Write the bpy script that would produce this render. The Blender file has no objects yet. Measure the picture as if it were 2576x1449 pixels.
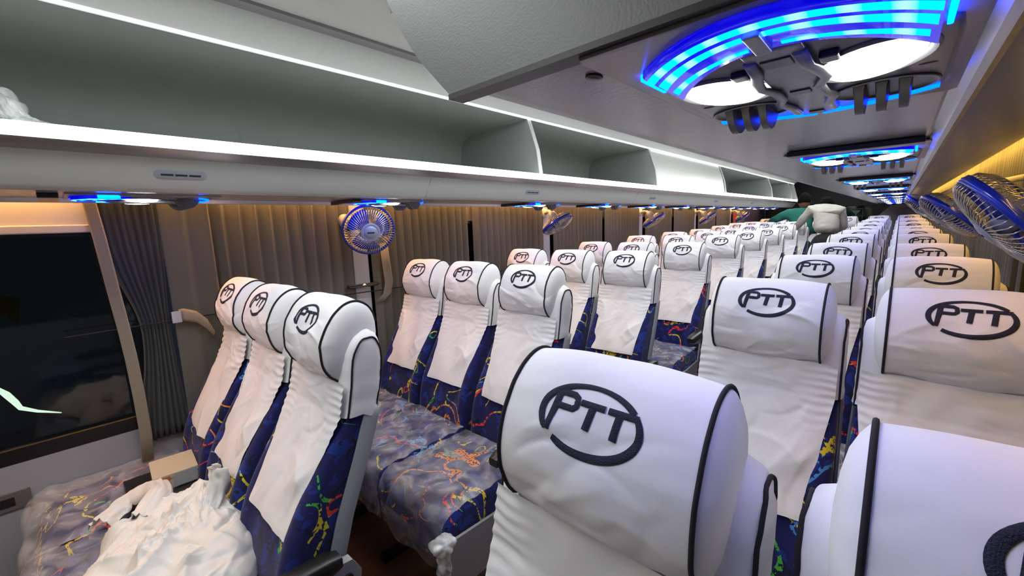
import bpy, bmesh, math, random
from mathutils import Vector, Matrix, noise
R_ = math.radians
H = 1.40                                   # camera height above the aisle floor
sc = bpy.context.scene
C = sc.collection
# ---------------------------------------------------------------- camera
Fv = Vector((-0.6728300917, 0.7239630115, -0.1522406835))
Rv = Vector((0.7356796237, 0.6764460581, -0.0345864404))
Uv = Vector((-0.0779433067, 0.1352711666, 0.9877381038))
cd = bpy.data.cameras.new('camera'); cam = bpy.data.objects.new('camera', cd); C.objects.link(cam)
cd.sensor_width = 36.0; cd.lens = 1045.3628 / 2576 * 36; cd.clip_start = 0.01
cam.matrix_world = Matrix(((Rv.x, Uv.x, -Fv.x, 0), (Rv.y, Uv.y, -Fv.y, 0), (Rv.z, Uv.z, -Fv.z, H), (0, 0, 0, 1)))
sc.camera = cam
# ---------------------------------------------------------------- world / exposure
w = bpy.data.worlds.new('night'); sc.world = w; w.use_nodes = True
w.node_tree.nodes['Background'].inputs[0].default_value = (0.01, 0.012, 0.018, 1)
w.node_tree.nodes['Background'].inputs[1].default_value = 1.0
sc.view_settings.view_transform = 'Standard'; sc.view_settings.look = 'None'
sc.view_settings.gamma = 1.0; sc.view_settings.use_curve_mapping = False
sc.view_settings.exposure = 0.02
# emission strengths of the lamps the bus has
E_SHELF, E_UPPER, E_SKY, E_BLUE, E_LAMP, E_WARM = 8.5, 5.0, 5.0, 24.0, 15.0, 62.0

# ================================================================ materials
def newmat(name):
    m = bpy.data.materials.new(name); m.use_nodes = True
    nt = m.node_tree; return m, nt, nt.nodes, nt.links, nt.nodes['Principled BSDF']
def simple(name, col, rough=0.5, metal=0.0, bump=0.0, bscale=200.0, var=0.0, vscale=8.0, coat=0.0):
    m, nt, N, L, b = newmat(name)
    b.inputs['Base Color'].default_value = (*col, 1); b.inputs['Roughness'].default_value = rough
    b.inputs['Metallic'].default_value = metal
    if coat: b.inputs['Coat Weight'].default_value = coat
    tc = N.new('ShaderNodeTexCoord')
    if var:
        n = N.new('ShaderNodeTexNoise'); n.inputs['Scale'].default_value = vscale; n.inputs['Detail'].default_value = 4
        L.new(tc.outputs['Object'], n.inputs['Vector'])
        r = N.new('ShaderNodeMix'); r.data_type = 'RGBA'
        r.inputs[6].default_value = (*[c * (1 - var) for c in col], 1); r.inputs[7].default_value = (*[min(1, c * (1 + var)) for c in col], 1)
        L.new(n.outputs[0], r.inputs[0]); L.new(r.outputs[2], b.inputs['Base Color'])
    if bump:
        n = N.new('ShaderNodeTexNoise'); n.inputs['Scale'].default_value = bscale; n.inputs['Detail'].default_value = 3
        L.new(tc.outputs['Object'], n.inputs['Vector'])
        bp = N.new('ShaderNodeBump'); bp.inputs['Strength'].default_value = bump; bp.inputs['Distance'].default_value = 0.002
        L.new(n.outputs[0], bp.inputs['Height']); L.new(bp.outputs[0], b.inputs['Normal'])
    return m
def emit(name, col, s, spots=None):
    m, nt, N, L, b = newmat(name)
    N.remove(b); e = N.new('ShaderNodeEmission'); e.inputs[0].default_value = (*col, 1); e.inputs[1].default_value = s
    if spots:                                # LED dots glowing behind a diffuser
        tc = N.new('ShaderNodeTexCoord'); sp = N.new('ShaderNodeSeparateXYZ'); L.new(tc.outputs['Object'], sp.inputs[0])
        mu = N.new('ShaderNodeMath'); mu.operation = 'MULTIPLY'; mu.inputs[1].default_value = spots[0]; L.new(sp.outputs[0], mu.inputs[0])
        sn = N.new('ShaderNodeMath'); sn.operation = 'COSINE'; L.new(mu.outputs[0], sn.inputs[0])
        mr = N.new('ShaderNodeMapRange'); mr.inputs[1].default_value = 0.0; mr.inputs[2].default_value = 1
        L.new(sn.outputs[0], mr.inputs[0])
        mx = N.new('ShaderNodeMix'); mx.data_type = 'RGBA'; mx.inputs[6].default_value = (*col, 1); mx.inputs[7].default_value = (*spots[1], 1)
        L.new(mr.outputs[0], mx.inputs[0]); L.new(mx.outputs[2], e.inputs[0])
    L.new(e.outputs[0], N['Material Output'].inputs[0]); return m
def clear_film(name, col, amt, rough=0.25, scale=9.0):
    m, nt, N, L, b = newmat(name)
    b.inputs['Base Color'].default_value = (*col, 1); b.inputs['Roughness'].default_value = rough
    b.inputs['Specular IOR Level'].default_value = 0.8
    tc = N.new('ShaderNodeTexCoord'); n = N.new('ShaderNodeTexNoise'); n.inputs['Scale'].default_value = scale; n.inputs['Detail'].default_value = 6
    n.inputs['Distortion'].default_value = 1.6
    L.new(tc.outputs['Object'], n.inputs['Vector'])
    mr = N.new('ShaderNodeMapRange'); mr.inputs[1].default_value = 0.35; mr.inputs[2].default_value = 0.75
    mr.inputs[3].default_value = amt * 0.35; mr.inputs[4].default_value = min(1, amt * 2.0); L.new(n.outputs[0], mr.inputs[0])
    t = N.new('ShaderNodeBsdfTransparent'); mx = N.new('ShaderNodeMixShader')
    bp = N.new('ShaderNodeBump'); bp.inputs['Strength'].default_value = 0.6; bp.inputs['Distance'].default_value = 0.01
    L.new(n.outputs[0], bp.inputs['Height']); L.new(bp.outputs[0], b.inputs['Normal'])
    L.new(mr.outputs[0], mx.inputs[0]); L.new(t.outputs[0], mx.inputs[1]); L.new(b.outputs[0], mx.inputs[2])
    L.new(mx.outputs[0], N['Material Output'].inputs[0]); return m
def squiggle_fabric():
    m, nt, N, L, b = newmat('patterned_plush')
    b.inputs['Roughness'].default_value = 0.95; b.inputs['Sheen Weight'].default_value = 0.15
    tc = N.new('ShaderNodeTexCoord'); oi = N.new('ShaderNodeObjectInfo')
    off = N.new('ShaderNodeVectorMath'); off.operation = 'MULTIPLY_ADD'
    cmb = N.new('ShaderNodeCombineXYZ')
    for k, f in enumerate((13.0, 7.0, 5.0)):
        q = N.new('ShaderNodeMath'); q.operation = 'MULTIPLY'; q.inputs[1].default_value = f; L.new(oi.outputs['Random'], q.inputs[0]); L.new(q.outputs[0], cmb.inputs[k])
    off.inputs[1].default_value = (1, 1, 1)
    L.new(tc.outputs['Object'], off.inputs[0]); L.new(cmb.outputs[0], off.inputs[2])
    P = off.outputs[0]
    def noise_(scale, detail=1.0, dist=0.0, add=0.0):
        v = N.new('ShaderNodeVectorMath'); v.operation = 'ADD'; v.inputs[1].default_value = (add, add * .7, add * .3); L.new(P, v.inputs[0])
        n = N.new('ShaderNodeTexNoise'); n.inputs['Scale'].default_value = scale; n.inputs['Detail'].default_value = detail; n.inputs['Distortion'].default_value = dist
        L.new(v.outputs[0], n.inputs['Vector']); return n.outputs[0]
    def mth(op, a, bb=None, c=None):
        q = N.new('ShaderNodeMath'); q.operation = op
        for i, s in enumerate((a, bb, c)):
            if s is None: continue
            if isinstance(s, (int, float)): q.inputs[i].default_value = s
            else: L.new(s, q.inputs[i])
        return q.outputs[0]
    def mixc(f, a, bb):
        x = N.new('ShaderNodeMix'); x.data_type = 'RGBA'; L.new(f, x.inputs[0])
        for i, s in ((6, a), (7, bb)):
            if isinstance(s, tuple): x.inputs[i].default_value = (*s, 1)
            else: L.new(s, x.inputs[i])
        return x.outputs[2]
    patch = mth('GREATER_THAN', noise_(22, 2, .5), .56)
    col = mixc(patch, (0.003, 0.006, 0.085), (0.004, 0.022, 0.20))
    patch2 = mth('GREATER_THAN', noise_(30, 2, .5, 5.0), .62)
    col = mixc(patch2, col, (0.001, 0.002, 0.02))
    for i, (sc_, wd, add, msk, pal) in enumerate((
            (5.2, .016, 3.1, .49, [(0.75, .03, .02), (.75, .55, .02), (.05, .42, .05), (.8, .25, .01), (.06, .25, .6)]),
            (6.6, .017, 9.7, .50, [(.03, .35, .08), (.70, .62, .03), (.08, .30, .62), (.8, .05, .03), (.65, .5, .02)]))):
        ln = mth('LESS_THAN', mth('ABSOLUTE', mth('SUBTRACT', noise_(sc_, .6, 1.2, add), .5)), wd)
        brk = mth('GREATER_THAN', noise_(sc_ * 1.15, 0, 0, add + 20), msk)
        skt = mth('GREATER_THAN', noise_(110, 1, 0, add), .44)
        vo = N.new('ShaderNodeTexVoronoi'); vo.inputs['Scale'].default_value = 5
        v = N.new('ShaderNodeVectorMath'); v.operation = 'ADD'; v.inputs[1].default_value = (add, 0, add); L.new(P, v.inputs[0]); L.new(v.outputs[0], vo.inputs['Vector'])
        sp = N.new('ShaderNodeSeparateColor'); L.new(vo.outputs['Color'], sp.inputs[0])
        rp = N.new('ShaderNodeValToRGB'); rp.color_ramp.interpolation = 'CONSTANT'
        els = rp.color_ramp.elements
        els[0].position = 0; els[0].color = (*pal[0], 1); els[1].position = .2; els[1].color = (*pal[1], 1)
        for k in (2, 3, 4): e = els.new(.2 * k); e.color = (*pal[k], 1)
        L.new(sp.outputs[0], rp.inputs[0])
        col = mixc(mth('MULTIPLY', mth('MULTIPLY', ln, brk), skt), col, rp.outputs[0])
    L.new(col, b.inputs['Base Color'])
    bp = N.new('ShaderNodeBump'); bp.inputs['Strength'].default_value = 0.3; bp.inputs['Distance'].default_value = 0.001
    L.new(noise_(400, 1), bp.inputs['Height']); L.new(bp.outputs[0], b.inputs['Normal'])
    return m
def wood_floor():
    m, nt, N, L, b = newmat('wood_vinyl'); b.inputs['Roughness'].default_value = 0.45
    tc = N.new('ShaderNodeTexCoord'); mp = N.new('ShaderNodeMapping'); mp.inputs['Scale'].default_value = (9, 0.8, 1)
    L.new(tc.outputs['Object'], mp.inputs[0]); n = N.new('ShaderNodeTexNoise'); n.inputs['Scale'].default_value = 6; n.inputs['Detail'].default_value = 6
    L.new(mp.outputs[0], n.inputs['Vector']); r = N.new('ShaderNodeValToRGB'); L.new(n.outputs[0], r.inputs[0])
    r.color_ramp.elements[0].color = (0.06, 0.022, 0.008, 1); r.color_ramp.elements[1].color = (0.19, 0.078, 0.028, 1)
    L.new(r.outputs[0], b.inputs['Base Color']); return m
def curtain_mat(name, c1, c2):
    m, nt, N, L, b = newmat(name); b.inputs['Roughness'].default_value = 0.9; b.inputs['Sheen Weight'].default_value = .1
    tc = N.new('ShaderNodeTexCoord'); mp = N.new('ShaderNodeMapping'); mp.inputs['Scale'].default_value = (1, 1, 60)
    L.new(tc.outputs['Object'], mp.inputs[0]); n = N.new('ShaderNodeTexNoise'); n.inputs['Scale'].default_value = 12; L.new(mp.outputs[0], n.inputs['Vector'])
    x = N.new('ShaderNodeMix'); x.data_type = 'RGBA'; x.inputs[6].default_value = (*c1, 1); x.inputs[7].default_value = (*c2, 1)
    L.new(n.outputs[0], x.inputs[0]); L.new(x.outputs[2], b.inputs['Base Color']); return m

M = {}
M['white'] = simple('white_cotton', (0.80, 0.80, 0.80), 0.9, bump=0.25, bscale=55, var=.02)
M['black'] = simple('black_piping', (0.010, 0.008, 0.010), 0.8)
M['navy'] = simple('navy_embroidery', (0.008, 0.011, 0.030), 0.75, bump=.8, bscale=700)
M['plush'] = squiggle_fabric()
M['shell'] = simple('grey_plastic_shell', (0.30, 0.32, 0.33), 0.4)
M['film'] = clear_film('clear_wrap_film', (0.85, 0.86, 0.88), 0.26)
M['bagclear'] = clear_film('cloudy_polythene', (0.85, 0.88, 0.86), 0.5, .3, 14)
M['blackpl'] = simple('black_plastic', (0.012, 0.012, 0.012), 0.35)
M['steel'] = simple('dark_steel', (0.02, 0.02, 0.02), 0.4, metal=.3)
M['panel'] = simple('pale_rack_laminate', (0.50, 0.525, 0.51), 0.42, bump=.12, bscale=260, var=.03, vscale=3)
M['lining'] = simple('grey_rack_lining', (0.26, 0.285, 0.27), 0.75, bump=.5, bscale=330, var=.05)
M['under'] = simple('rack_underside_board', (0.30, 0.295, 0.305), 0.24, bump=.14, bscale=150, var=.06, vscale=10)
M['cap'] = simple('grey_board', (0.25, 0.265, 0.25), 0.36, bump=.10, bscale=420, var=.03)
M['vinyl'] = simple('textured_ceiling_vinyl', (0.50, 0.52, 0.50), 0.38, bump=1.0, bscale=240)
M['groove'] = simple('grey_groove', (0.20, 0.20, 0.21), 0.5)
M['rubber'] = simple('dark_rubber_trim', (0.03, 0.03, 0.03), 0.4)
M['silver'] = simple('satin_trim', (0.35, 0.36, 0.37), 0.3, metal=.85)
M['gloss'] = simple('glossy_streak_strip', (0.62, 0.62, 0.66), 0.38, metal=.5)
M['chrome'] = simple('chrome', (0.75, 0.75, 0.75), 0.12, metal=1.0)
M['wall'] = simple('grey_wall_lining', (0.36, 0.36, 0.37), 0.7, bump=.2, bscale=400, var=.03)
M['cream'] = simple('cream_window_frame', (0.62, 0.58, 0.52), 0.5)
M['glass'] = simple('night_window_glass', (0.008, 0.010, 0.010), 0.06, coat=.5)
def tinted_glass():
    m, nt, N, L, b = newmat('tinted_glass'); N.remove(b)
    t = N.new('ShaderNodeBsdfTransparent'); t.inputs[0].default_value = (.55, .58, .55, 1); g = N.new('ShaderNodeBsdfGlossy'); g.inputs['Roughness'].default_value = .04
    fr = N.new('ShaderNodeFresnel'); fr.inputs[0].default_value = 1.5; mx = N.new('ShaderNodeMixShader')
    L.new(fr.outputs[0], mx.inputs[0]); L.new(t.outputs[0], mx.inputs[1]); L.new(g.outputs[0], mx.inputs[2]); L.new(mx.outputs[0], N['Material Output'].inputs[0]); return m
M['tint'] = tinted_glass()
M['gasket'] = simple('window_gasket', (0.008, 0.008, 0.009), 0.35)
M['brass'] = simple('brass_bead', (0.5, 0.32, 0.10), 0.3, metal=.9)
M['curtain'] = curtain_mat('taupe_curtain', (0.135, 0.128, 0.095), (0.165, 0.158, 0.118))
M['curtain_dark'] = curtain_mat('dark_curtain', (0.055, 0.057, 0.050), (0.075, 0.076, 0.066))
M['curtain_hem'] = curtain_mat('beige_curtain_hem', (0.26, 0.22, 0.155), (0.30, 0.255, 0.18))
M['purple'] = simple('purple_cloth', (0.05, 0.045, 0.09), 0.9)
M['pillar'] = simple('pillar_lining', (0.52, 0.53, 0.54), 0.5)
M['floor'] = wood_floor()
M['fanblue'] = simple('blue_fan_plastic', (0.004, 0.028, 0.42), 0.25, coat=.4)
M['fanwire'] = simple('fan_wire', (0.62, 0.58, 0.50), 0.2, metal=.9)
M['fangrey'] = simple('fan_grey_plastic', (0.32, 0.36, 0.42), 0.35)
M['fixture'] = simple('fixture_grey_plastic', (0.20, 0.20, 0.22), 0.28, var=.05)
M['finmat'] = simple('dark_grey_fin', (0.085, 0.08, 0.075), 0.35)
M['fixdark'] = simple('fixture_dark_recess', (0.018, 0.018, 0.022), 0.3)
M['fixblue'] = simple('glowing_blue_housing', (0.004, 0.004, 0.30), 0.2, coat=.5)
_b = M['fixblue'].node_tree.nodes['Principled BSDF']; _b.inputs['Emission Color'].default_value = (0.0, 0.0, 1.0, 1); _b.inputs['Emission Strength'].default_value = 0.7   # own glow put in for LED light spreading through the plastic
M['card'] = simple('cream_cardboard', (0.55, 0.50, 0.36), 0.8)
M['orange'] = simple('orange_print', (0.60, 0.17, 0.04), 0.7)
M['paper'] = simple('printed_label', (0.42, 0.43, 0.44), 0.7, var=.25, vscale=90)
M['bag'] = simple('thin_white_plastic', (0.78, 0.77, 0.72), 0.45, bump=.5, bscale=40)
M['teal'] = simple('teal_shirt', (0.012, 0.15, 0.115), 0.85, var=.2, vscale=6)
M['shirt'] = simple('off_white_shirt', (0.48, 0.47, 0.41), 0.85, var=.06, vscale=6)
M['trousers'] = simple('black_trousers', (0.008, 0.008, 0.010), 0.8)
M['skin'] = simple('skin', (0.18, 0.075, 0.04), 0.6)
M['hair'] = simple('dark_hair', (0.006, 0.005, 0.004), 0.95)
M['hair'].node_tree.nodes['Principled BSDF'].inputs['Specular IOR Level'].default_value = 0.05
M['red'] = simple('red_strap', (0.65, 0.04, 0.03), 0.6)
M['yellow'] = simple('yellow_reflection', (0.55, 0.42, 0.02), 0.5)
M['sticker'] = simple('pale_sticker', (0.16, 0.26, 0.21), 0.6)
M['led_shelf'] = emit('shelf_led', (1.0, 0.99, 0.96), E_SHELF)
M['led_upper'] = emit('upper_led', (0.95, 0.97, 1.0), E_UPPER)
M['led_sky'] = emit('aisle_light', (0.96, 0.98, 1.0), E_SKY)
M['led_warm'] = emit('warm_led', (1.0, 0.50, 0.17), E_WARM)
M['led_amber'] = emit('amber_led', (1.0, 0.56, 0.10), E_WARM * 0.6)
M['blue_led'] = emit('blue_led', (0.0, 0.045, 1.0), E_BLUE, (2 * math.pi / 0.0235, (0.02, 0.075, 1.0)))
M['blue_thin'] = emit('blue_led_thin', (0.0, 0.03, 1.0), E_BLUE * .6)
M['blue_side'] = emit('blue_side_led', (0.0, 0.03, 1.0), E_BLUE * 1.6)
M['lamp'] = emit('reading_lamp', (1.0, 0.98, 0.95), E_LAMP)
M['streak_glow'] = emit('lit_streak', (0.85, 1.0, 0.9), 3.0)  # glow of the tube added for the streak in the near window

# ================================================================ mesh helpers
def lerp(a, b, t): return a + (b - a) * t
def interp(x, xs, ys):
    if x <= xs[0]: return ys[0]
    for i in range(len(xs) - 1):
        if x <= xs[i + 1]:
            t = (x - xs[i]) / (xs[i + 1] - xs[i]); return lerp(ys[i], ys[i + 1], t)
    return ys[-1]
class MB:
    """collects shapes and links them as one mesh object"""
    def __init__(s): s.v = []; s.f = []
    def add(s, verts, faces):
        o = len(s.v); s.v += [tuple(v) for v in verts]; s.f += [tuple(i + o for i in f) for f in faces]; return s
    def box(s, a, b, bev=0.0):
        x0, y0, z0 = a; x1, y1, z1 = b
        if bev <= 0:
            return s.add([(x0, y0, z0), (x1, y0, z0), (x1, y1, z0), (x0, y1, z0), (x0, y0, z1), (x1, y0, z1), (x1, y1, z1), (x0, y1, z1)],
                         [(0, 3, 2, 1), (4, 5, 6, 7), (0, 1, 5, 4), (1, 2, 6, 5), (2, 3, 7, 6), (3, 0, 4, 7)])
        bm = bmesh.new(); bmesh.ops.create_cube(bm, size=1)
        for v in bm.verts: v.co = Vector((lerp(x0, x1, v.co.x + .5), lerp(y0, y1, v.co.y + .5), lerp(z0, z1, v.co.z + .5)))
        bmesh.ops.bevel(bm, geom=list(bm.edges), offset=bev, segments=3, profile=.5, affect='EDGES')
        bm.verts.index_update(); s.add([v.co for v in bm.verts], [[v.index for v in f.verts] for f in bm.faces]); bm.free(); return s
    def grid(s, pts, closed_u=False, closed_v=False):
        nu = len(pts); nv = len(pts[0]); V = [p for row in pts for p in row]; F = []
        for i in range(nu if closed_u else nu - 1):
            for j in range(nv if closed_v else nv - 1):
                a = i * nv + j; b = i * nv + (j + 1) % nv; c = ((i + 1) % nu) * nv + (j + 1) % nv; d = ((i + 1) % nu) * nv + j
                F.append((a, b, c, d))
        return s.add(V, F)
    def loft(s, rings, cap0=True, cap1=True):
        n = len(rings[0]); s.grid(rings, closed_v=True); o = len(s.v) - n * len(rings)
        if cap0: s.f.append(tuple(o + i for i in range(n))[::-1])
        if cap1: s.f.append(tuple(o + n * (len(rings) - 1) + i for i in range(n)))
        return s
    def tube(s, path, r, n=8, closed=False, caps=True):
        path = [Vector(p) for p in path]; rings = []; m = len(path); up = None
        for i, p in enumerate(path):
            if closed: t = path[(i + 1) % m] - path[i - 1]
            else: t = path[min(i + 1, m - 1)] - path[max(i - 1, 0)]
            t.normalize()
            if up is None: up = Vector((0, 0, 1)) if abs(t.z) < .9 else Vector((1, 0, 0))
            a = t.cross(up); a.normalize(); up = a.cross(t); up.normalize()
            rr = r[i] if isinstance(r, (list, tuple)) else r
            rings.append([p + (a * math.cos(q) + up * math.sin(q)) * rr for q in [2 * math.pi * k / n for k in range(n)]])
        if closed: s.grid(rings, closed_u=True, closed_v=True)
        else: s.loft(rings, caps, caps)
        return s
    def prism(s, poly, y0, y1, axis='y'):
        """poly in the plane across the bus (x,z), pulled along y"""
        n = len(poly)
        if axis == 'y': A = [(x, y0, z) for x, z in poly]; B = [(x, y1, z) for x, z in poly]
        elif axis == 'z': A = [(x, y, y0) for x, y in poly]; B = [(x, y, y1) for x, y in poly]
        else: A = [(y0, x, z) for x, z in poly]; B = [(y1, x, z) for x, z in poly]
        F = [(i, (i + 1) % n, n + (i + 1) % n, n + i) for i in range(n)]
        return s.add(A + B, F + [tuple(range(n))[::-1], tuple(range(n, 2 * n))])
    def sheet(s, line, th, y0, y1, ny=1):
        """an open section line with thickness, pulled along y"""
        n = len(line); off = []
        for i in range(n):
            a = Vector(line[max(i - 1, 0)]); b = Vector(line[min(i + 1, n - 1)]); t = (b - a).normalized()
            off.append((line[i][0] - t.y * th, line[i][1] + t.x * th))
        poly = list(line) + off[::-1]
        ys = [lerp(y0, y1, k / ny) for k in range(ny + 1)]
        return s.loft([[(x, y, z) for x, z in poly] for y in ys], True, True)
    def ellipsoid(s, c, r, nu=16, nv=10, zmin=-1.0):
        rings = []
        for i in range(nv + 1):
            t = math.pi * i / nv
            rings.append([(c[0] + r[0] * math.sin(t) * math.cos(2 * math.pi * j / nu), c[1] + r[1] * math.sin(t) * math.sin(2 * math.pi * j / nu), c[2] + r[2] * max(zmin, math.cos(t))) for j in range(nu)])
        return s.loft(rings, True, True)
    def build(s, name, mat, parent=None, smooth=False, mods=None, xf=None):
        me = bpy.data.meshes.new(name); V = s.v
        if xf is not None: V = [tuple(xf @ Vector(v)) for v in V]
        me.from_pydata(V, [], s.f)
        bm = bmesh.new(); bm.from_mesh(me); bmesh.ops.remove_doubles(bm, verts=bm.verts, dist=1e-6)
        bmesh.ops.recalc_face_normals(bm, faces=bm.faces); bm.to_mesh(me); bm.free()
        me.materials.append(M[mat] if isinstance(mat, str) else mat)
        if smooth:
            for p in me.polygons: p.use_smooth = True
            if smooth != 'all':
                me.set_sharp_from_angle(angle=R_(smooth if not isinstance(smooth, bool) else 40))
        o = bpy.data.objects.new(name, me); C.objects.link(o)
        if parent: o.parent = parent
        return o
def tag(o, label=None, cat=None, group=None, kind=None):
    if label: o['label'] = label
    if cat: o['category'] = cat
    if group: o['group'] = group
    if kind: o['kind'] = kind
    return o
def empty(name, loc=(0, 0, 0), rz=0.0):
    o = bpy.data.objects.new(name, None); C.objects.link(o); o.location = loc; o.rotation_euler = (0, 0, rz); o.empty_display_size = .1; return o
KIDS = {}
def kids(o): return [c for c in bpy.data.objects if c.parent == o]
def copy_tree(o, parent=None, tree=None):
    tree = tree if tree is not None else snapshot(o)
    c = o.copy(); C.objects.link(c)
    if parent: c.parent = parent
    for ch, sub in tree: copy_tree(ch, c, sub)
    return c
def snapshot(o): return [(c, snapshot(c)) for c in kids(o)]
def struct(o): o['kind'] = 'structure'; return o
def nz(p, s, a): return noise.noise(Vector(p) * s) * a

# floor height: level near the camera, rising slightly to the rear
def fz(y): return interp(y, [2.9, 3.8, 5.6, 6.4, 7.3, 8.5, 8.7, 12], [0, .017, .024, .045, .065, .065, .10, .10])

# ================================================================ setting
WL, WR, Y0, Y1 = -2.17, 0.42, -2.2, 10.6
mb = MB(); ys = [Y0, 0, 2.9, 3.8, 5.6, 6.4, 7.3, 8.5, 8.7, Y1]
mb.loft([[(WL, y, fz(y)), (WR, y, fz(y)), (WR, y, -.06), (WL, y, -.06)] for y in ys])
struct(mb.build('floor', 'floor'))
# ceiling over the aisle, from the left rack's upper edge to the right rack's
struct(MB().box((-1.43, Y0, H + .665), (-.44, Y1, H + .70)).build('ceiling', 'vinyl'))
struct(MB().box((-1.485, Y0, H + .655), (-1.43, 9.8, H + .69)).build('trim_1', 'groove'))  # both side strips coloured dark for the shade of a ceiling recess
struct(MB().box((-.44, Y0, H + .655), (-.385, 9.8, H + .69)).build('trim_2', 'groove'))
# left wall: lower lining, window band (night glass), upper part behind the rack
def left_wall():
    m = MB(); m.box((WL - .05, Y0, -.06), (-2.14, Y1, H - .745)); m.build
    return m
struct(MB().box((WL - .05, Y0, -.06), (-2.135, Y1, H - .745)).box((WL - .05, Y0, H + .03), (WL, Y1, H + .70)).box((WL - .05, 10.0, H - .745), (WL, Y1, H + .03)).build('wall_left', 'wall'))
struct(MB().box((WR, Y0, -.06), (WR + .05, Y1, H - .62)).box((WR, Y0, H + .29), (WR + .05, Y1, H + .70)).box((WR, 10.0, H - .62), (WR + .05, Y1, H + .29)).build('wall_right', 'wall'))
struct(MB().box((WL, Y1, -.06), (WR, Y1 + .05, H + .70)).build('wall_rear', simple('rear_wall_dark', (0.035, 0.04, 0.042), .6)))
struct(MB().box((WL, Y0 - .05, -.06), (WR, Y0, H + .70)).build('wall_front', simple('front_wall_grey', (0.35, 0.36, 0.36), .6)))
# windows: night panes between black gaskets
for i, (a, b) in enumerate(((Y0, .24), (.30, 1.04), (1.14, 2.68), (2.80, 4.4), (4.52, 6.1), (6.22, 7.8), (7.92, 10.0))):
    wn = struct(MB().box((-2.185, a, H - .745), (-2.165, b, H + .03)).build('window_%d' % (i + 1), 'tint' if i == 0 else 'glass'))
    fr = MB().box((-2.168, a, H - .745), (-2.135, b, H - .695)).box((-2.168, a, H + .012), (-2.15, b, H + .03))
    fr.box((-2.168, b - .02, H - .745), (-2.15, b + .02, H + .03)).build('window_gasket', 'gasket', wn)
    if i == 0:
        MB().box((-2.145, a, H - .6965), (-2.139, b, H - .692)).build('brass_bead', 'brass', wn)['label'] = 'thin gold bead along the bottom edge'
for i, (a, b) in enumerate(((-.5, 1.9), (1.95, 3.6), (3.7, 5.3), (5.4, 7.0), (7.1, 10.0))):
    wn = struct(MB().box((WR - .005, a, H - .62), (WR + .02, b, H + .29)).build('window_%d' % (i + 8), 'glass'))
struct(MB().box((WR, Y0, H - .62), (WR + .05, -.5, H + .29)).build('wall_right.001', 'wall'))
# cream head frame over the near left window
struct(MB().box((-2.165, Y0, H + .045), (-2.125, .12, H + .20)).box((-2.165, Y0, H + .022), (-2.115, .12, H + .05), .004).build('trim_3', 'cream'))
# wall pillars
def pillar(y, hw, side):
    if side < 0: return MB().box((-2.165, y - hw, H - .745), (-2.135, y + hw, H + .25), .006)
    return MB().box((WR - .03, y - hw, H - .62), (WR - .001, y + hw, H + .29), .006)
n_trim = 4
for y in (1.10, 2.74, 4.46, 6.16, 7.86):
    struct(pillar(y, .045, -1).build('trim_%d' % n_trim, 'pillar')); n_trim += 1

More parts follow.
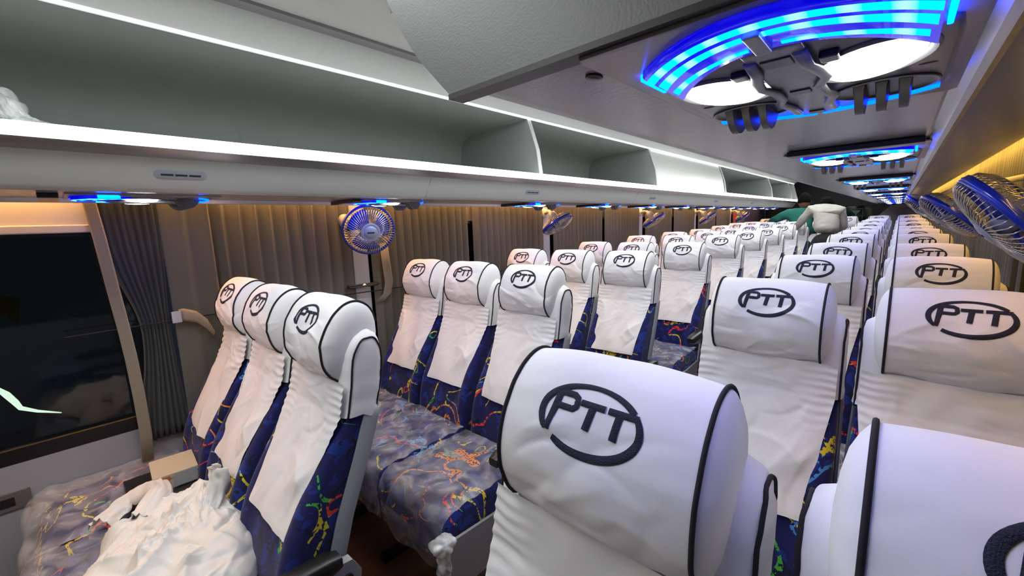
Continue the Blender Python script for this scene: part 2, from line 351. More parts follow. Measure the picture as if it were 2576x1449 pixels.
# ---------------------------------------------------------------- luggage racks
def mirror(pts): return [(-.935 * 2 - x, z) for x, z in pts]
lip = [(-2.07, .262), (-2.02, .212), (-1.96, .16), (-1.91, .134), (-1.88, .126), (-1.575, .124), (-1.558, .128), (-1.548, .138), (-1.513, .198), (-1.503, .211)]
def A(pts): return [(x, z + H) for x, z in pts]
RY0, RY1 = Y0, 9.8
rl = empty('luggage_rack', (-2.1, RY0, H + .12)); tag(rl, 'long pale luggage rack running above the left window seats, open compartments edged with light', 'luggage rack')
def rel(o, root):
    return Matrix.Translation(-Vector(root.location))
def rpart(mb, name, mat, root, smooth=False): return mb.build(name, mat, root, smooth, xf=rel(None, root))
def rack(root, f, ya, yb, left):
    und = f([(-2.065, .222), (-2.02, .190), (-1.97, .158), (-1.93, .138), (-1.912, .131)] if left else [(-2.155, .226), (-2.10, .195), (-2.02, .160), (-1.95, .138), (-1.912, .131)])
    rpart(MB().sheet(A(und), .006 if left else -.006, ya, yb, 1), 'curved_underside', 'under', root, 30)
    fl = f([(-1.907, .129), (-1.895, .126), (-1.58, .124)])
    rpart(MB().sheet(A(fl), .006 if left else -.006, ya, yb, 1), 'flat_underside', 'under', root)
    rpart(MB().prism(A(f([(-1.930, .140), (-1.922, .122), (-1.914, .113), (-1.908, .114), (-1.897, .128)])), ya, yb), 'streak_strip', 'gloss', root)['label'] = 'glossy strip along the joint, shaped to catch the blue light'  # strip added and angled to reflect the blue light as a streak
    fas = f([(-1.58, .124), (-1.562, .126), (-1.551, .135), (-1.530, .165), (-1.513, .195), (-1.504, .212)])
    rpart(MB().sheet(A(fas), .01 if left else -.01, ya, yb, 1), 'front_fascia', 'panel', root, 50)
    tr = f([(-1.504, .212), (-1.496, .215), (-1.475, .222), (-1.456, .232)])
    rpart(MB().sheet(A(tr), .008 if left else -.008, ya, yb, 1), 'trim_rail', 'silver', root, 60)
    led = f([(-1.458, .232), (-1.449, .238), (-1.446, .248), (-1.450, .258), (-1.460, .2655), (-1.472, .266), (-1.478, .260), (-1.475, .236)])
    rpart(MB().prism(A(led), ya + .005, yb - .005), 'shelf_light_strip', 'led_shelf', root, 60)['label'] = 'bright white light strip along the shelf lip'
    sh = f([(-1.478, .248), (-1.49, .243), (-1.52, .232), (-1.60, .225), (-2.06, .250), (-2.11, .27), (-2.135, .31), (-2.14, .42), (-2.13, .49), (-2.10, .54), (-2.03, .566), (-1.90, .572)])
    rpart(MB().sheet(A(sh), -.008 if left else .008, ya, yb, 1), 'shelf_lining', 'lining', root, 60)
    up = f([(-1.90, .572), (-1.56, .577)])
    rpart(MB().sheet(A(up), -.008 if left else .008, ya, yb, 1), 'compartment_roof', 'lining', root)
    le = f([(-1.562, .572), (-1.550, .571), (-1.547, .577), (-1.556, .583), (-1.562, .581)])
    rpart(MB().prism(A(le), ya + .005, yb), 'upper_light_strip', 'led_upper', root)['label'] = 'thin white light strip along the upper edge'
    cr = f([(-1.556, .581), (-1.53, .600), (-1.49, .637), (-1.485, .66)])
    rpart(MB().sheet(A(cr), .008 if not left else -.008, ya, yb, 1), 'upper_fascia', 'panel', root, 50)
rack(rl, lambda p: p, RY0, RY1, True)
# embossed outlines on the back lining
for k in range(6):
    y0 = -1.15 + k * .95
    pts = []
    for (yy, zz) in [(y0, .33), (y0, .42), (y0 + .02, .445), (y0 + .05, .455), (y0 + .75, .455), (y0 + .78, .445), (y0 + .80, .42), (y0 + .80, .33)]:
        pts.append((-2.1385 + .0 + (0.0), yy, H + zz))
    rpart(MB().tube([(x + .004, y, z) for x, y, z in pts], .006, 8), 'embossed_outline', 'lining', rl, 'all')
# dividers and the closed door
for i, (y, th) in enumerate(((1.85, .02), (3.38, .02), (5.22, .02), (7.6, .03), (9.2, .05))):
    poly = [(-1.478, .255), (-1.50, .40), (-1.56, .572), (-2.03, .566), (-2.10, .54), (-2.13, .49), (-2.14, .42), (-2.135, .31), (-2.11, .26), (-2.06, .235), (-1.60, .225), (-1.52, .232)]
    d = rpart(MB().prism(A(poly), y, y + th), 'divider', 'lining', rl)
    rpart(MB().sheet(A([(-1.474, .255), (-1.496, .40), (-1.556, .574)]), .004, y - .004, y + th + .004), 'divider_edge', 'pillar', rl)
    if i == 0: tag(d, 'divider panel with a pale front edge, nearest to the camera')
dr = rpart(MB().sheet(A([(-1.482, .262), (-1.497, .36), (-1.515, .44), (-1.562, .570)]), .012, 3.42, 5.20), 'closed_door', simple('glossy_panel', (.50, .52, .49), .3, bump=.35, bscale=60), rl, 60)
dr['label'] = 'closed glossy door covering one compartment'
# end cap of the left rack at the rear
capL = [(-1.575, .124), (-1.548, .138), (-1.504, .212), (-1.452, .236), (-1.446, .25), (-1.475, .27), (-1.56, .575), (-1.485, .66), (-2.16, .66), (-2.16, .26), (-2.07, .25), (-1.91, .131)]
rpart(MB().prism(A(capL), RY1, RY1 + .02), 'end_cap', 'panel', rl)
# seams and slotted vents on the fascia
def on_fascia(y, t): return Vector((lerp(-1.551, -1.513, t), y, H + lerp(.135, .195, t)))
for y in (1.13, 3.1, 5.6):
    a, b = on_fascia(y, -.1), on_fascia(y, 1.2)
    rpart(MB().tube([a, (a + b) / 2 + Vector((.0005, 0, 0)), b], .0012, 5), 'fascia_seam', 'groove', rl)
for k, y in enumerate((.265, 1.84, 3.4, 5.05, 6.6, 8.1)):
    vt = empty('vent', (0, 0, 0)); vt.parent = rl; vt.location = (0, 0, 0)
    nrm = Vector((.845, 0, -.535)); tup = Vector((.535, 0, .845)); c = on_fascia(y, .62) - Vector(rl.location)
    def pl(u, v, d): return c + Vector((0, u, 0)) + tup * v + nrm * d
    ring = []
    for q in range(24):
        a = 2 * math.pi * q / 24; cx = .048 if math.cos(a) > 0 else -.048
        ring.append((cx + .0125 * math.cos(a), .0125 * math.sin(a)))
    rings = [[pl(u, v, -.002) for u, v in ring], [pl(u, v, .003) for u, v in ring], [pl(u * .94, v * .7, .004) for u, v in ring]]
    bpy.data.objects.remove(vt)
    vt = MB().loft(rings).build('vent', 'fangrey', rl, 40)
    for j in (-1, 0, 1):
        MB().add([pl(j * .032 - .014, -.003, .0045), pl(j * .032 + .014, -.003, .0045), pl(j * .032 + .014, .003, .0045), pl(j * .032 - .014, .003, .0045)], [(0, 1, 2, 3)]).build('slot', 'fixdark', vt)
# right rack, starting just ahead of the camera
rr = empty('luggage_rack', (-.3, .29, H + .12)); tag(rr, 'luggage rack overhead on the right, its flat grey underside carrying the glowing blue light panels', 'luggage rack')
rack(rr, mirror, .30, 9.8, False)
capR = [(-.338, .127), (-.362, .150), (-.390, .177), (-.417, .212), (-.442, .254), (-.475, .33), (-.50, .45), (-.50, .655), (.40, .655), (.40, .29), (.25, .24), (.06, .127)]
rpart(MB().prism(A(capR), .285, .30), 'front_end_panel', 'cap', rr)['label'] = 'large flat grey end panel facing the camera'
rpart(MB().sheet(A([(-.338, .1235), (.06, .1235)]), .005, .281, .300).sheet(A([(.06, .1235), (.25, .236), (.40, .285)]), .005, .281, .300), 'edge_trim', 'rubber', rr)
rpart(MB().prism(A(mirror(capL)), 9.8, 9.82), 'end_cap', 'panel', rr)

# white light panels along the middle of the ceiling
for k in range(5):
    y = -1.3 + 2.1 * k
    t = empty('ceiling_light', (-.93, y + .95, H + .64)); tag(t, ['flat white ceiling light whose lit corner shows at the top edge beside the grey panel', 'flat white aisle ceiling light hidden behind the right rack, nearest of that hidden run', 'flat white aisle ceiling light behind the right rack, beside the shelf divider', 'flat white aisle ceiling light behind the right rack, beside the closed shelf door', 'flat white aisle ceiling light nearest the rear of the bus'][k], 'ceiling light', 'white ceiling lights over the aisle')
    x0 = -.26; x1 = .26
    MB().box((x0, -.95, .006), (x1, .95, .022), .003).build('diffuser', 'led_sky', t)
    MB().box((x0 - .012, -.962, .012), (x0, .962, .026)).box((x1, -.962, .012), (x1 + .012, .962, .026)).box((x0, -.962, .012), (x1, -.95, .026)).box((x0, .95, .012), (x1, .962, .026)).build('frame', 'pillar', t)
# warm light strips tucked behind the racks over the curtains
tag(MB().box((-2.095, -2.0, H + .226), (-2.078, 9.6, H + .236)).build('light_strip', 'led_warm'), 'warm orange light strip hidden over the left curtains', 'light strip')
tag(MB().box((.305, .35, H + .275), (.325, 9.6, H + .285)).build('light_strip', 'led_amber'), 'warm yellow light strip hidden over the right curtains', 'light strip')

# ---------------------------------------------------------------- blue light panels
def arc_band(y_c, th_c, y_e, th_e, x0, x1, hw, z0, z1, n=20):
    """curved band in plan: bowed towards the front of the bus in the middle"""
    mb = MB(); rings = []
    for i in range(n + 1):
        x = lerp(x0, x1, i / n); t = (abs(x) / hw) ** 2
        a = lerp(y_c, y_e, t); b = a + lerp(th_c, th_e, t)
        e = .0025
        rings.append([(x, a, z1), (x, a, z0 + e), (x, a + e, z0), (x, b - e, z0), (x, b, z0 + e), (x, b, z1)])
    return mb.loft(rings)
def light_panel():
    t = empty('overhead_light')
    hw = .088
    # base plate (z=0 is the rack underside, shapes hang below)
    pts = []
    for i in range(13):
        x = lerp(-.098, .098, i / 12); pts.append((x, .046 + .056 * (x / .098) ** 2))
    pts += [(.1005, .13), (.1005, .24), (.099, .285)]
    for i in range(13):
        x = lerp(.098, -.098, i / 12); pts.append((x, .338 - .035 * (x / .098) ** 2))
    pts += [(-.099, .285), (-.1005, .24), (-.1005, .13)]
    cx, cy = 0, .16
    rp = [(-.112, -.012), (.107, -.012), (.112, -.004), (.112, .335), (.104, .345), (-.104, .345), (-.112, .335), (-.116, -.004)]
    MB().loft([[(x, y, .0) for x, y in pts], [(x, y, -.006) for x, y in pts], [(cx + (x - cx) * .96, cy + (y - cy) * .97, -.010) for x, y in pts]]).build('moulding', 'fixture', t, 50)
    MB().loft([[(x, y, 0) for x, y in rp], [(x, y, -.003) for x, y in rp], [(x * .985, y, -.005) for x, y in rp]]).build('base_plate', 'fixture', t, 50)
    # blue housing and lit bands
    arc_band(-.004, .060, .046, .092, -hw, hw, hw, -.0165, -.003).build('blue_housing', 'fixblue', t, 50)
    arc_band(.000, .0130, .052, .018, -.087, .087, hw, -.0175, -.0158).build('blue_light_band', 'blue_led', t, 50)
    for a, b in ((-.086, -.008), (.004, .086)):
        arc_band(.0165, .0120, .074, .022, a, b, hw, -.0175, -.0158).build('blue_light_band', 'blue_led', t, 50)
    for a, b in ((-.084, -.010), (.010, .083)):
        arc_band(.042, .0085, .104, .018, a, b, hw, -.0175, -.0158).build('blue_light_band', 'blue_led', t, 50)
    MB().box((-.006, .012, -.024), (.004, .052, -.012), .002).build('centre_clip', 'fixture', t)
    for s in (-1, 1):
        MB().box((s * .0915 - .0015, .052, -.0155), (s * .0915 + .0015, .100, -.004), .001).build('side_lens', 'blue_side', t)
    # lamps
    for s in (-1, 1):
        c = (s * .052, .150); ro = R_(20) * s
        def el(rx, ry, z, n=32, ax=0, ay=0, c=c, ro=ro):
            out = []
            for q in range(n):
                a = 2 * math.pi * q / n; x = rx * math.cos(a); y = ry * math.sin(a)
                out.append((c[0] + x * math.cos(ro) - y * math.sin(ro) + ax, c[1] + x * math.sin(ro) + y * math.cos(ro) + ay, z))
            return out
        MB().loft([el(.036, .050, -.008), el(.037, .051, -.012), el(.035, .049, -.016), el(.0325, .046, -.014), el(.031, .044, -.010)], False, True).build('lamp_ring', 'fixture', t, 60)
        MB().loft([el(.030, .043, -.009), el(.029, .042, -.016), el(.025, .037, -.021), el(.018, .027, -.0245), el(.008, .012, -.026)], True, True).build('lamp_lens', 'lamp', t, 'all')
        # vent
        cv = (s * .056, .256)
        def ev(rx, ry, z, n=28, c=cv):
            return [(c[0] + rx * math.cos(2 * math.pi * q / n), c[1] + ry * math.sin(2 * math.pi * q / n), z) for q in range(n)]
        v = MB().loft([ev(.040, .037, -.009), ev(.040, .037, -.0125), ev(.037, .034, -.0135), ev(.035, .032, -.0105), ev(.034, .031, -.0103)], False, True).build('vent', 'fixdark', t, 60)
        MB().tube(ev(.0385, .0355, -.013), .0014, 6, closed=True).build('vent_rim', 'fixture', v, 'all')
        for j in (-1, 0, 1):
            x = cv[0] + j * .016; ring = []
            rows = []
            for q in range(9):
                a = q / 8; y = cv[1] - .030 + .060 * a; dep = .010 + .030 * math.sin(math.pi * a) ** .7
                rows.append([(x - .0048, y, -.010), (x - .0034, y + .003, -.010 - dep), (x + .0034, y + .003, -.010 - dep), (x + .0048, y, -.010)])
            MB().loft(rows).build('vent_fin', 'finmat', t, 50)
    # centre spine: raised board with rectangular buttons and two bent rails
    MB().box((-.019, .058, -.017), (.019, .315, -.008), .003).build('centre_spine', 'fixture', t, 40)
    for (a, b, c_, d_) in ((-.010, .078, .010, .098), (-.008, .185, .008, .200), (-.007, .292, .007, .306)):
        MB().box((a, b, -.0195), (c_, d_, -.016), .001).build('button', 'fixdark', t)
    for s in (-1, 1):
        path = [(s * .016, .075, -.017), (s * .017, .105, -.021), (s * .021, .122, -.021), (s * .024, .150, -.020), (s * .016, .175, -.021), (s * .017, .205, -.021), (s * .022, .225, -.020), (s * .016, .250, -.021), (s * .016, .290, -.018)]
        MB().tube(path, .0048, 8).build('bent_rail', 'fixture', t, 'all')
        MB().box((s * .030 - .006, .098, -.020), (s * .030 + .006, .114, -.010), .002).build('latch', 'fixdark', t)
        # rear blue line
        rings = []
        for i in range(13):
            x = lerp(.014, .096, i / 12) * s; y = .322 - .038 * (x / .096) ** 2
            rings.append([(x, y, -.009), (x, y + .001, -.015), (x, y + .006, -.015), (x, y + .008, -.009)])
        MB().loft(rings).build('rear_blue_line', 'blue_thin', t, 50)
        MB().tube([(s * .016, .285, -.017), (s * .019, .300, -.018), (s * .014, .315, -.016), (s * .004, .323, -.014)], .003, 6).build('rear_blue_link', 'blue_thin', t, 'all')
        MB().ellipsoid((s * .085, .20, -.010), (.006, .003, .0015), 12, 6).build('screw_slot', 'fixdark', t, 'all')
    return t
PZ = H + .1235
lp = light_panel(); lp_tree = snapshot(lp)
ordn = ['nearest', 'second', 'third', 'fourth', 'fifth', 'sixth', 'seventh', 'eighth', 'ninth', 'tenth', 'eleventh', 'twelfth']
ry = [.300, 1.08, 2.06, 2.93, 3.8, 4.66, 5.52, 6.38, 7.24, 8.1, 8.95]
slot = None
for k, y in enumerate(ry):
    if k == 1:
        slot = MB().box((-.10, -.062, -.018), (.10, -.022, 0), .002).build('dark_slot', 'fixdark', None)
    o = lp if k == 0 else copy_tree(lp, None, lp_tree)
    o.scale = (1, 1, .55)
    if k == 1: slot.parent = o; lp_tree = snapshot(o)
    o.location = (-.0775, y, PZ)
    tag(o, 'large overhead panel close to the camera with glowing blue bands, two white lamps and vents' if k == 0 else '%s panel from the camera in the overhead right row of blue lit panels' % ordn[k], 'overhead light', 'blue light panels under the right rack')
ly = [.04, .90, 1.98, 2.82, 3.66, 4.5, 5.35, 6.2, 7.05, 7.9, 8.75]
for k, y in enumerate(ly):
    o = copy_tree(lp, None, lp_tree); o.scale = (1, 1, .8); o.location = (-1.755, y, PZ + .001)
    tag(o, '%s of the blue and white light panels under the left rack, counted from the camera' % ordn[k], 'overhead light', 'blue light panels under the left rack')
MB().box((-.215, .25, H + .118), (-.03, .262, H + .124)).build
tag(MB().ellipsoid((-.205, .335, H + .1235), (.007, .010, .002), 14, 6).build('ceiling_plug', 'fixdark', None, 'all'), 'small dark oval plug hole in the rack underside left of the nearest blue panel', 'plug')

# ================================================================ seats
BZ = [.40, .46, .52, .60, .70, .75, .85, .95, 1.02, 1.06, 1.10, 1.125, 1.14, 1.149]
BF = [-.195, -.20, -.195, -.175, -.140, -.115, -.058, -.004, .010, .015, .024, .036, .050, .068]
BB = [-.115, -.09, -.070, -.043, -.012, .008, .050, .088, .108, .115, .114, .108, .100, .086]
BW = [.168, .170, .172, .172, .172, .172, .170, .166, .165, .165, .164, .160, .152, .138]
def back_ring(z, off=0.0, bol=True, n=44):
    yf, yb, hw = interp(z, BZ, BF) - off, interp(z, BZ, BB) + off, interp(z, BZ, BW) + off
    yc, hy = (yf + yb) / 2, (yb - yf) / 2; out = []
    e = .42
    for q in range(n):
        a = 2 * math.pi * q / n; c_, s_ = math.cos(a), math.sin(a)
        x = hw * math.copysign(abs(c_) ** e, c_); y = yc + hy * math.copysign(abs(s_) ** e, s_)
        if bol and y < yc:
            t = max(0, (abs(x) / hw - .55) / .45); t = t * t * (3 - 2 * t) if t < 1 else 1
            k = interp(z, [.5, .65, .85, .95], [.010, .028, .018, 0])
            y -= k * math.sin(min(1, t) * math.pi * .62)
        out.append((x, y, z))
    return out
# pillow section: (y, z) going from the back of the top over the front to underneath
PP = [(.120, 1.160), (.114, 1.186), (.100, 1.207), (.080, 1.220), (.058, 1.222), (.036, 1.214), (.016, 1.198), (.000, 1.177), (-.012, 1.155), (-.021, 1.130), (-.025, 1.104), (-.023, 1.078), (-.014, 1.052), (.000, 1.034), (.020, 1.026), (.045, 1.034)]
def catmull(P, n):
    out = []
    for i in range(len(P) - 1):
        p0 = Vector(P[max(i - 1, 0)]); p1 = Vector(P[i]); p2 = Vector(P[i + 1]); p3 = Vector(P[min(i + 2, len(P) - 1)])
        for k in range(n):
            t = k / n; out.append(.5 * ((2 * p1) + (-p0 + p2) * t + (2 * p0 - 5 * p1 + 4 * p2 - p3) * t * t + (-p0 + 3 * p1 - 3 * p2 + p3) * t ** 3))
    out.append(Vector(P[-1])); return out
PC = catmull(PP, 8); PS = [0.0]
for i in range(1, len(PC)): PS.append(PS[-1] + (PC[i] - PC[i - 1]).length)
PL = PS[-1]
S_LOGO = min(range(len(PC)), key=lambda i: abs(PC[i].y - 1.174) + (1 if PC[i].x > .06 else 0)); S_LOGO = PS[S_LOGO]
PHW = .122
def crease_set(seed, n, x0, x1, y0, y1, amp, wid, ln, dirs=None):
    r = random.Random(seed); out = []
    for _ in range(n):
        c = (r.uniform(x0, x1), r.uniform(y0, y1)); a = r.uniform(0, math.pi) if dirs is None else R_(r.uniform(*dirs) * r.choice((1, 1, -1)))
        out.append((c[0], c[1], math.cos(a), math.sin(a), ln * r.uniform(.5, 1.3), wid * r.uniform(.6, 1.5), amp * r.uniform(.4, 1.2) * r.choice((1, 1, -1)), r.uniform(-6, 6)))
    return out
def crease(cs, x, y):
    v = 0.0
    for (cx, cy, ca, sa, ln, wd, am, bend) in cs:
        dx, dy = x - cx, y - cy; t = (dx * ca + dy * sa) / ln
        if abs(t) > 1: continue
        d = (-dx * sa + dy * ca - bend * (t * ln) ** 2) / wd
        if abs(d) > 4: continue
        v += am * (1 - t * t) ** 2 * math.exp(-abs(d) * (1.1 if d > 0 else .55))
    return v
PCR = {}
def psurf(x, s, seed, off=0.0):
    if seed not in PCR: PCR[seed] = (crease_set(seed * 11, 9, -.11, .11, .55 * PL, PL * .98, .0045, .006, .075, (-8, 40)), crease_set(seed * 17, 6, -.11, .11, 0, .5 * PL, .0016, .006, .05, (-20, 25)), crease_set(seed * 23, 5, -.1, .1, .45 * PL, .9 * PL, .006, .016, .11, (10, 50)))
    s = min(max(s, 0), PL)
    lo = 0
    for i in range(len(PS) - 1):
        if PS[i + 1] >= s: lo = i; break
    t = (s - PS[lo]) / max(1e-9, PS[lo + 1] - PS[lo]); p = PC[lo].lerp(PC[lo + 1], t); d = (PC[lo + 1] - PC[lo]).normalized()
    n = Vector((-d.y, d.x)) * -1.0            # outward
    if n.dot(p - Vector((.045, 1.12))) < 0: n = -n
    bulge = .006 * (1 - (x / PHW) ** 2)
    lowk = max(0, (s / PL - .50)) * 2
    wr = noise.noise(Vector((x * 9 + seed * 7.3, s * 7, seed))) * .004 + abs(noise.noise(Vector((x * 16 + s * 20 + seed, s * 24 - x * 9, seed * 3.1)))) * .0055 * lowk - .002 * lowk
    wr += noise.noise(Vector((x * 5, s * 38, seed + 9))) * .0010 + sum(crease(c, x, s) for c in PCR[seed])
    q = p + n * (bulge + wr + off)
    return Vector((x, q.x, q.y))
def make_pillow(seed, parent):
    m = MB(); nx, ns = 64, 112
    xs = [lerp(-PHW, PHW, i / nx) for i in range(nx + 1)]; ss = [PL * j / ns for j in range(ns + 1)]
    G = [[psurf(x, s, seed) for s in ss] for x in xs]
    # close the underside/back of the roll
    for row, x in zip(G, xs):
        a, b = row[-1], row[0]
        for k in (1, 2, 3, 4, 5): row.append(a.lerp(b, k / 6) + Vector((0, .026 * math.sin(math.pi * k / 6), -.012 * math.sin(math.pi * k / 6))))
    m.grid(G, closed_v=True)
    for side in (0, -1):
        ring = G[side]; sg = -1 if side == 0 else 1
        c = Vector((0, 0, 0))
        for p in ring: c += p
        c /= len(ring); rings = [ring]
        for k, (sc_, dx) in enumerate(((.96, .005), (.86, .011), (.70, .017), (.46, .021), (.2, .023))):
            rings.append([Vector((p.x + sg * dx, c.y + (p.y - c.y) * sc_ + .012 * (1 - sc_), c.z + (p.z - c.z) * sc_)) for p in ring])
        m.loft(rings, False, True)
    o = m.build('headrest_pillow', 'white', parent, 62)
    for sg in (-1, 1):
        pth = [psurf(sg * PHW, PL * j / 60, seed, .0012) + Vector((sg * .0012, 0, 0)) for j in range(61)]
        MB().tube(pth, .0027, 7).build('piping', 'black', o, 'all')
    make_logo(seed, o)
    return o
def stroke(m, pts, w, seed, closed=False, res=.004):
    """pts: centre line in logo units -> sewn band on the pillow; w: width or list"""
    P = []
    for i in range(len(pts) - 1):
        a, b = Vector(pts[i]), Vector(pts[i + 1]); n = max(1, int((b - a).length / res))
        for k in range(n): P.append((a.lerp(b, k / n), i + k / n))
    P.append((Vector(pts[-1]), len(pts) - 1))
    N_ = len(P); rows = []
    for i, (p, u) in enumerate(P):
        d = (P[min(i + 1, N_ - 1)][0] - P[max(i - 1, 0)][0]).normalized(); nn = Vector((-d.y, d.x))
        ww = w if not isinstance(w, (list, tuple)) else lerp(w[min(int(u), len(w) - 1)], w[min(int(u) + 1, len(w) - 1)], u - int(u))
        row = []
        for k in range(5):
            q = p + nn * ww * (k / 4 - .5); h = .0009 if k in (0, 4) else .0017
            row.append(psurf(q.x, S_LOGO - q.y, seed, h))
        rows.append(row)
    m.grid(rows)
def make_logo(seed, parent):
    m = MB(); a, b = .0610, .0375
    def U(u, v): return (u * a, v * b)
    def ell(t0, t1, n): return [U(math.cos(R_(lerp(t0, t1, k / n))), math.sin(R_(lerp(t0, t1, k / n)))) for k in range(n + 1)]
    n = 30; wl = [lerp(.0076, .0055, k / 9) if k < 9 else (lerp(.0055, .0092, min(1, (k - 9) / 12)) if k < 26 else lerp(.0092, .0055, (k - 26) / 4)) for k in range(n + 1)]
    stroke(m, ell(34, 214, n), wl, seed)                      # from the gap over the top and down into the foot of the P
    n = 26; wl = [lerp(.0066, .0098, min(1, k / 8)) if k < 16 else lerp(.0098, .0072, (k - 16) / 10) for k in range(n + 1)]
    stroke(m, ell(27, -131, n), wl, seed)                     # from the bar of the last T round the bottom
    W = .0090; bar = .0076
    stroke(m, [U(-.69, .70), U(-.735, .10), U(-.80, -.58)], [W, W, W * .8], seed)
    stroke(m, [U(-.68, .62), U(-.40, .62), U(-.31, .54), U(-.30, .30), U(-.37, .20), U(-.70, .20)], bar, seed)
    stroke(m, [U(-.225, .46), U(.285, .46)], bar, seed); stroke(m, [U(.04, .46), U(-.02, -.28)], W, seed)
    stroke(m, [U(.345, .46), U(.93, .46)], bar, seed); stroke(m, [U(.58, .46), U(.53, -.32)], W, seed)
    o = m.build('embroidered_logo', 'navy', parent, 'all')
    o['label'] = 'navy embroidered letters PTT in an open oval'
    return o
def ring_pt(z, ang, off):
    ang = R_(ang); e = .42
    yf, yb, hw = interp(z, BZ, BF) - off, interp(z, BZ, BB) + off, interp(z, BZ, BW) + off
    return ((hw) * math.copysign(abs(math.cos(ang)) ** e, math.cos(ang)), (yf + yb) / 2 + (yb - yf) / 2 * math.copysign(abs(math.sin(ang)) ** e, math.sin(ang)), z)
def make_cover(seed, parent):
    m = MB(); CF = crease_set(seed * 31, 9, -.15, .15, .70, .95, .0055, .008, .09, (20, 75)) + crease_set(seed * 37, 7, -.15, .15, .68, .98, .008, .020, .13, (25, 80))
    CT = crease_set(seed * 41, 10, -.15, .15, .93, 1.06, .003, .005, .06, (-12, 25))
    zs = [.945 + (1.149 - .945) * k / 16 for k in range(17)]
    rings = []
    for k, z in enumerate(zs):
        ring = []
        for (x, y, zz) in back_ring(z, .006, False, 64):
            wz = noise.noise(Vector((x * 10 + seed, y * 10, zz * 60 + seed))) * .0022 + noise.noise(Vector((x * 22, y * 22 + seed, zz * 24))) * .0016
            hem = -.012 * (1 - k / 3) if k < 3 and y > .05 else 0
            dx = -.004 * (1 - k / 4) if k < 4 else 0
            ring.append((x * (1 + wz * 5) + 0, y + (wz if y > .03 else -abs(wz)), zz + hem))
        rings.append(ring)
    top = []
    r0 = rings[-1]; cy = sum(p[1] for p in r0) / len(r0)
    rings.append([(x * .93, cy + (y - cy) * .8, z + .006) for x, y, z in r0]); rings.append([(x * .7, cy + (y - cy) * .4, z + .009) for x, y, z in r0])
    m.loft(rings, False, True)
    # hanging front flap, drawing in towards its hem
    nr, nx = 84, 60; rows = []
    for i in range(nr + 1):
        t = i / nr; z = lerp(1.03, .688, t); hw = interp(z, [.675, .72, .85, .95, 1.03], [.128, .133, .145, .160, .160])
        sk = noise.noise(Vector((seed * 3.3, 0, 0))) * .022 * t
        row = []
        for j in range(nx + 1):
            u = lerp(-1, 1, j / nx); x = u * hw + sk
            fold = noise.noise(Vector((x * 11 + seed * 2.1 + z * 4, z * 3.2, seed))) * .010 * min(1, t * 1.6) + noise.noise(Vector((x * 22 + seed - z * 12, z * 12, seed + 4))) * .0035
            gat = math.sin(z * 330 + noise.noise(Vector((x * 14, z * 9, seed))) * 5) * .0020 * max(0, (abs(u) - .45) / .55) * max(0, min(1, (z - .86) / .08))
            y = interp(z, BZ, BF) - .012 - .004 * t + fold * .9 - abs(u) ** 6 * -.004 - gat - (crease(CF, x, z) + crease(CT, x, z)) * (1 if abs(u) < .8 else 1 - (abs(u) - .8) / .2 * .6)
            row.append((x, min(y, interp(z, BZ, BF) - .0065), z + (noise.noise(Vector((x * 6, seed, 1))) * .012 * t)))
        rows.append(row)
    m.grid(rows)
    o = m.build('seat_cover', 'white', parent, 60)
    for sg in (-1, 1):
        pth = [ring_pt(lerp(.94, 1.085, k / 18), -24, .0075) for k in range(19)]
        for k in range(1, 16):
            q = k / 16; pth.append(ring_pt(1.085 + .047 * math.sin(math.pi * q) ** .7, lerp(-24, 26, q), .0075))
        pth += [ring_pt(lerp(1.085, .955, k / 16), 26, .0075) for k in range(17)]
        pth = [(sg * x, y, z) for x, y, z in pth]
        MB().tube(pth, .0025, 7).build('piping', 'black', o, 'all')
    return o
def make_cushion(parent, wide=.179):
    # cushion with rolled front; y from the back junction to the front edge
    rings = []
    for k in range(23):
        y = lerp(-.09, -.60, k / 22); t = k / 22
        zt = .512 + .010 * math.sin(t * math.pi) + .006
        zb = lerp(.37, .33, t)
        if t > .80:
            q = (t - .80) / .20; zt = lerp(zt, .40, 1 - math.sqrt(max(0, 1 - q * q * .98))); zb = lerp(zb, .355, q * q)
        ring = []
        for j in range(32):
            a = 2 * math.pi * j / 32; c_, s_ = math.cos(a), math.sin(a); e = .36
            x = wide * math.copysign(abs(c_) ** e, c_); z = (zt + zb) / 2 + (zt - zb) / 2 * math.copysign(abs(s_) ** e, s_)
            ring.append((x, y, z))
        rings.append(ring)
    o = MB().loft(rings).build('seat_cushion', 'plush', parent, 60)
    return o
def make_film(seed, parent, wide=.180):
    rows = []
    n1, n2 = 52, 40
    prof = []
    for k in range(n1 + 1):
        t = k / n1
        if t < .66: q = t / .66; prof.append((lerp(-.20, -.565, q), .533))
        elif t < .80: q = (t - .66) / .14; prof.append((-.565 - .045 * math.sin(q * math.pi / 2), .533 - .045 * (1 - math.cos(q * math.pi / 2))))
        else: q = (t - .80) / .20; prof.append((-.612 + .006 * q, .488 - .155 * q))
    for k, (y, z) in enumerate(prof):
        row = []; t = k / n1
        for j in range(n2 + 1):
            u = lerp(-1, 1, j / n2); x = u * (wide + .004)
            w1 = abs(noise.noise(Vector((x * 5 + seed * 3, y * 13 + x * 7, seed)))) * .020 + noise.noise(Vector((x * 20 + seed, y * 30, z * 20))) * .0045
            dz = w1 + .0; dy = -w1 * .9 if t > .66 else 0
            if t > .66: dz *= .4
            end = noise.noise(Vector((x * 9, seed * 2, 7))) * .03 * max(0, (t - .85) / .15)
            row.append((x, y + dy, z + dz + end))
        rows.append(row)
    o = MB().grid(rows).build('plastic_wrap', 'film', parent, 'all')
    o['label'] = 'crinkled clear plastic wrap over the cushion'
    return o
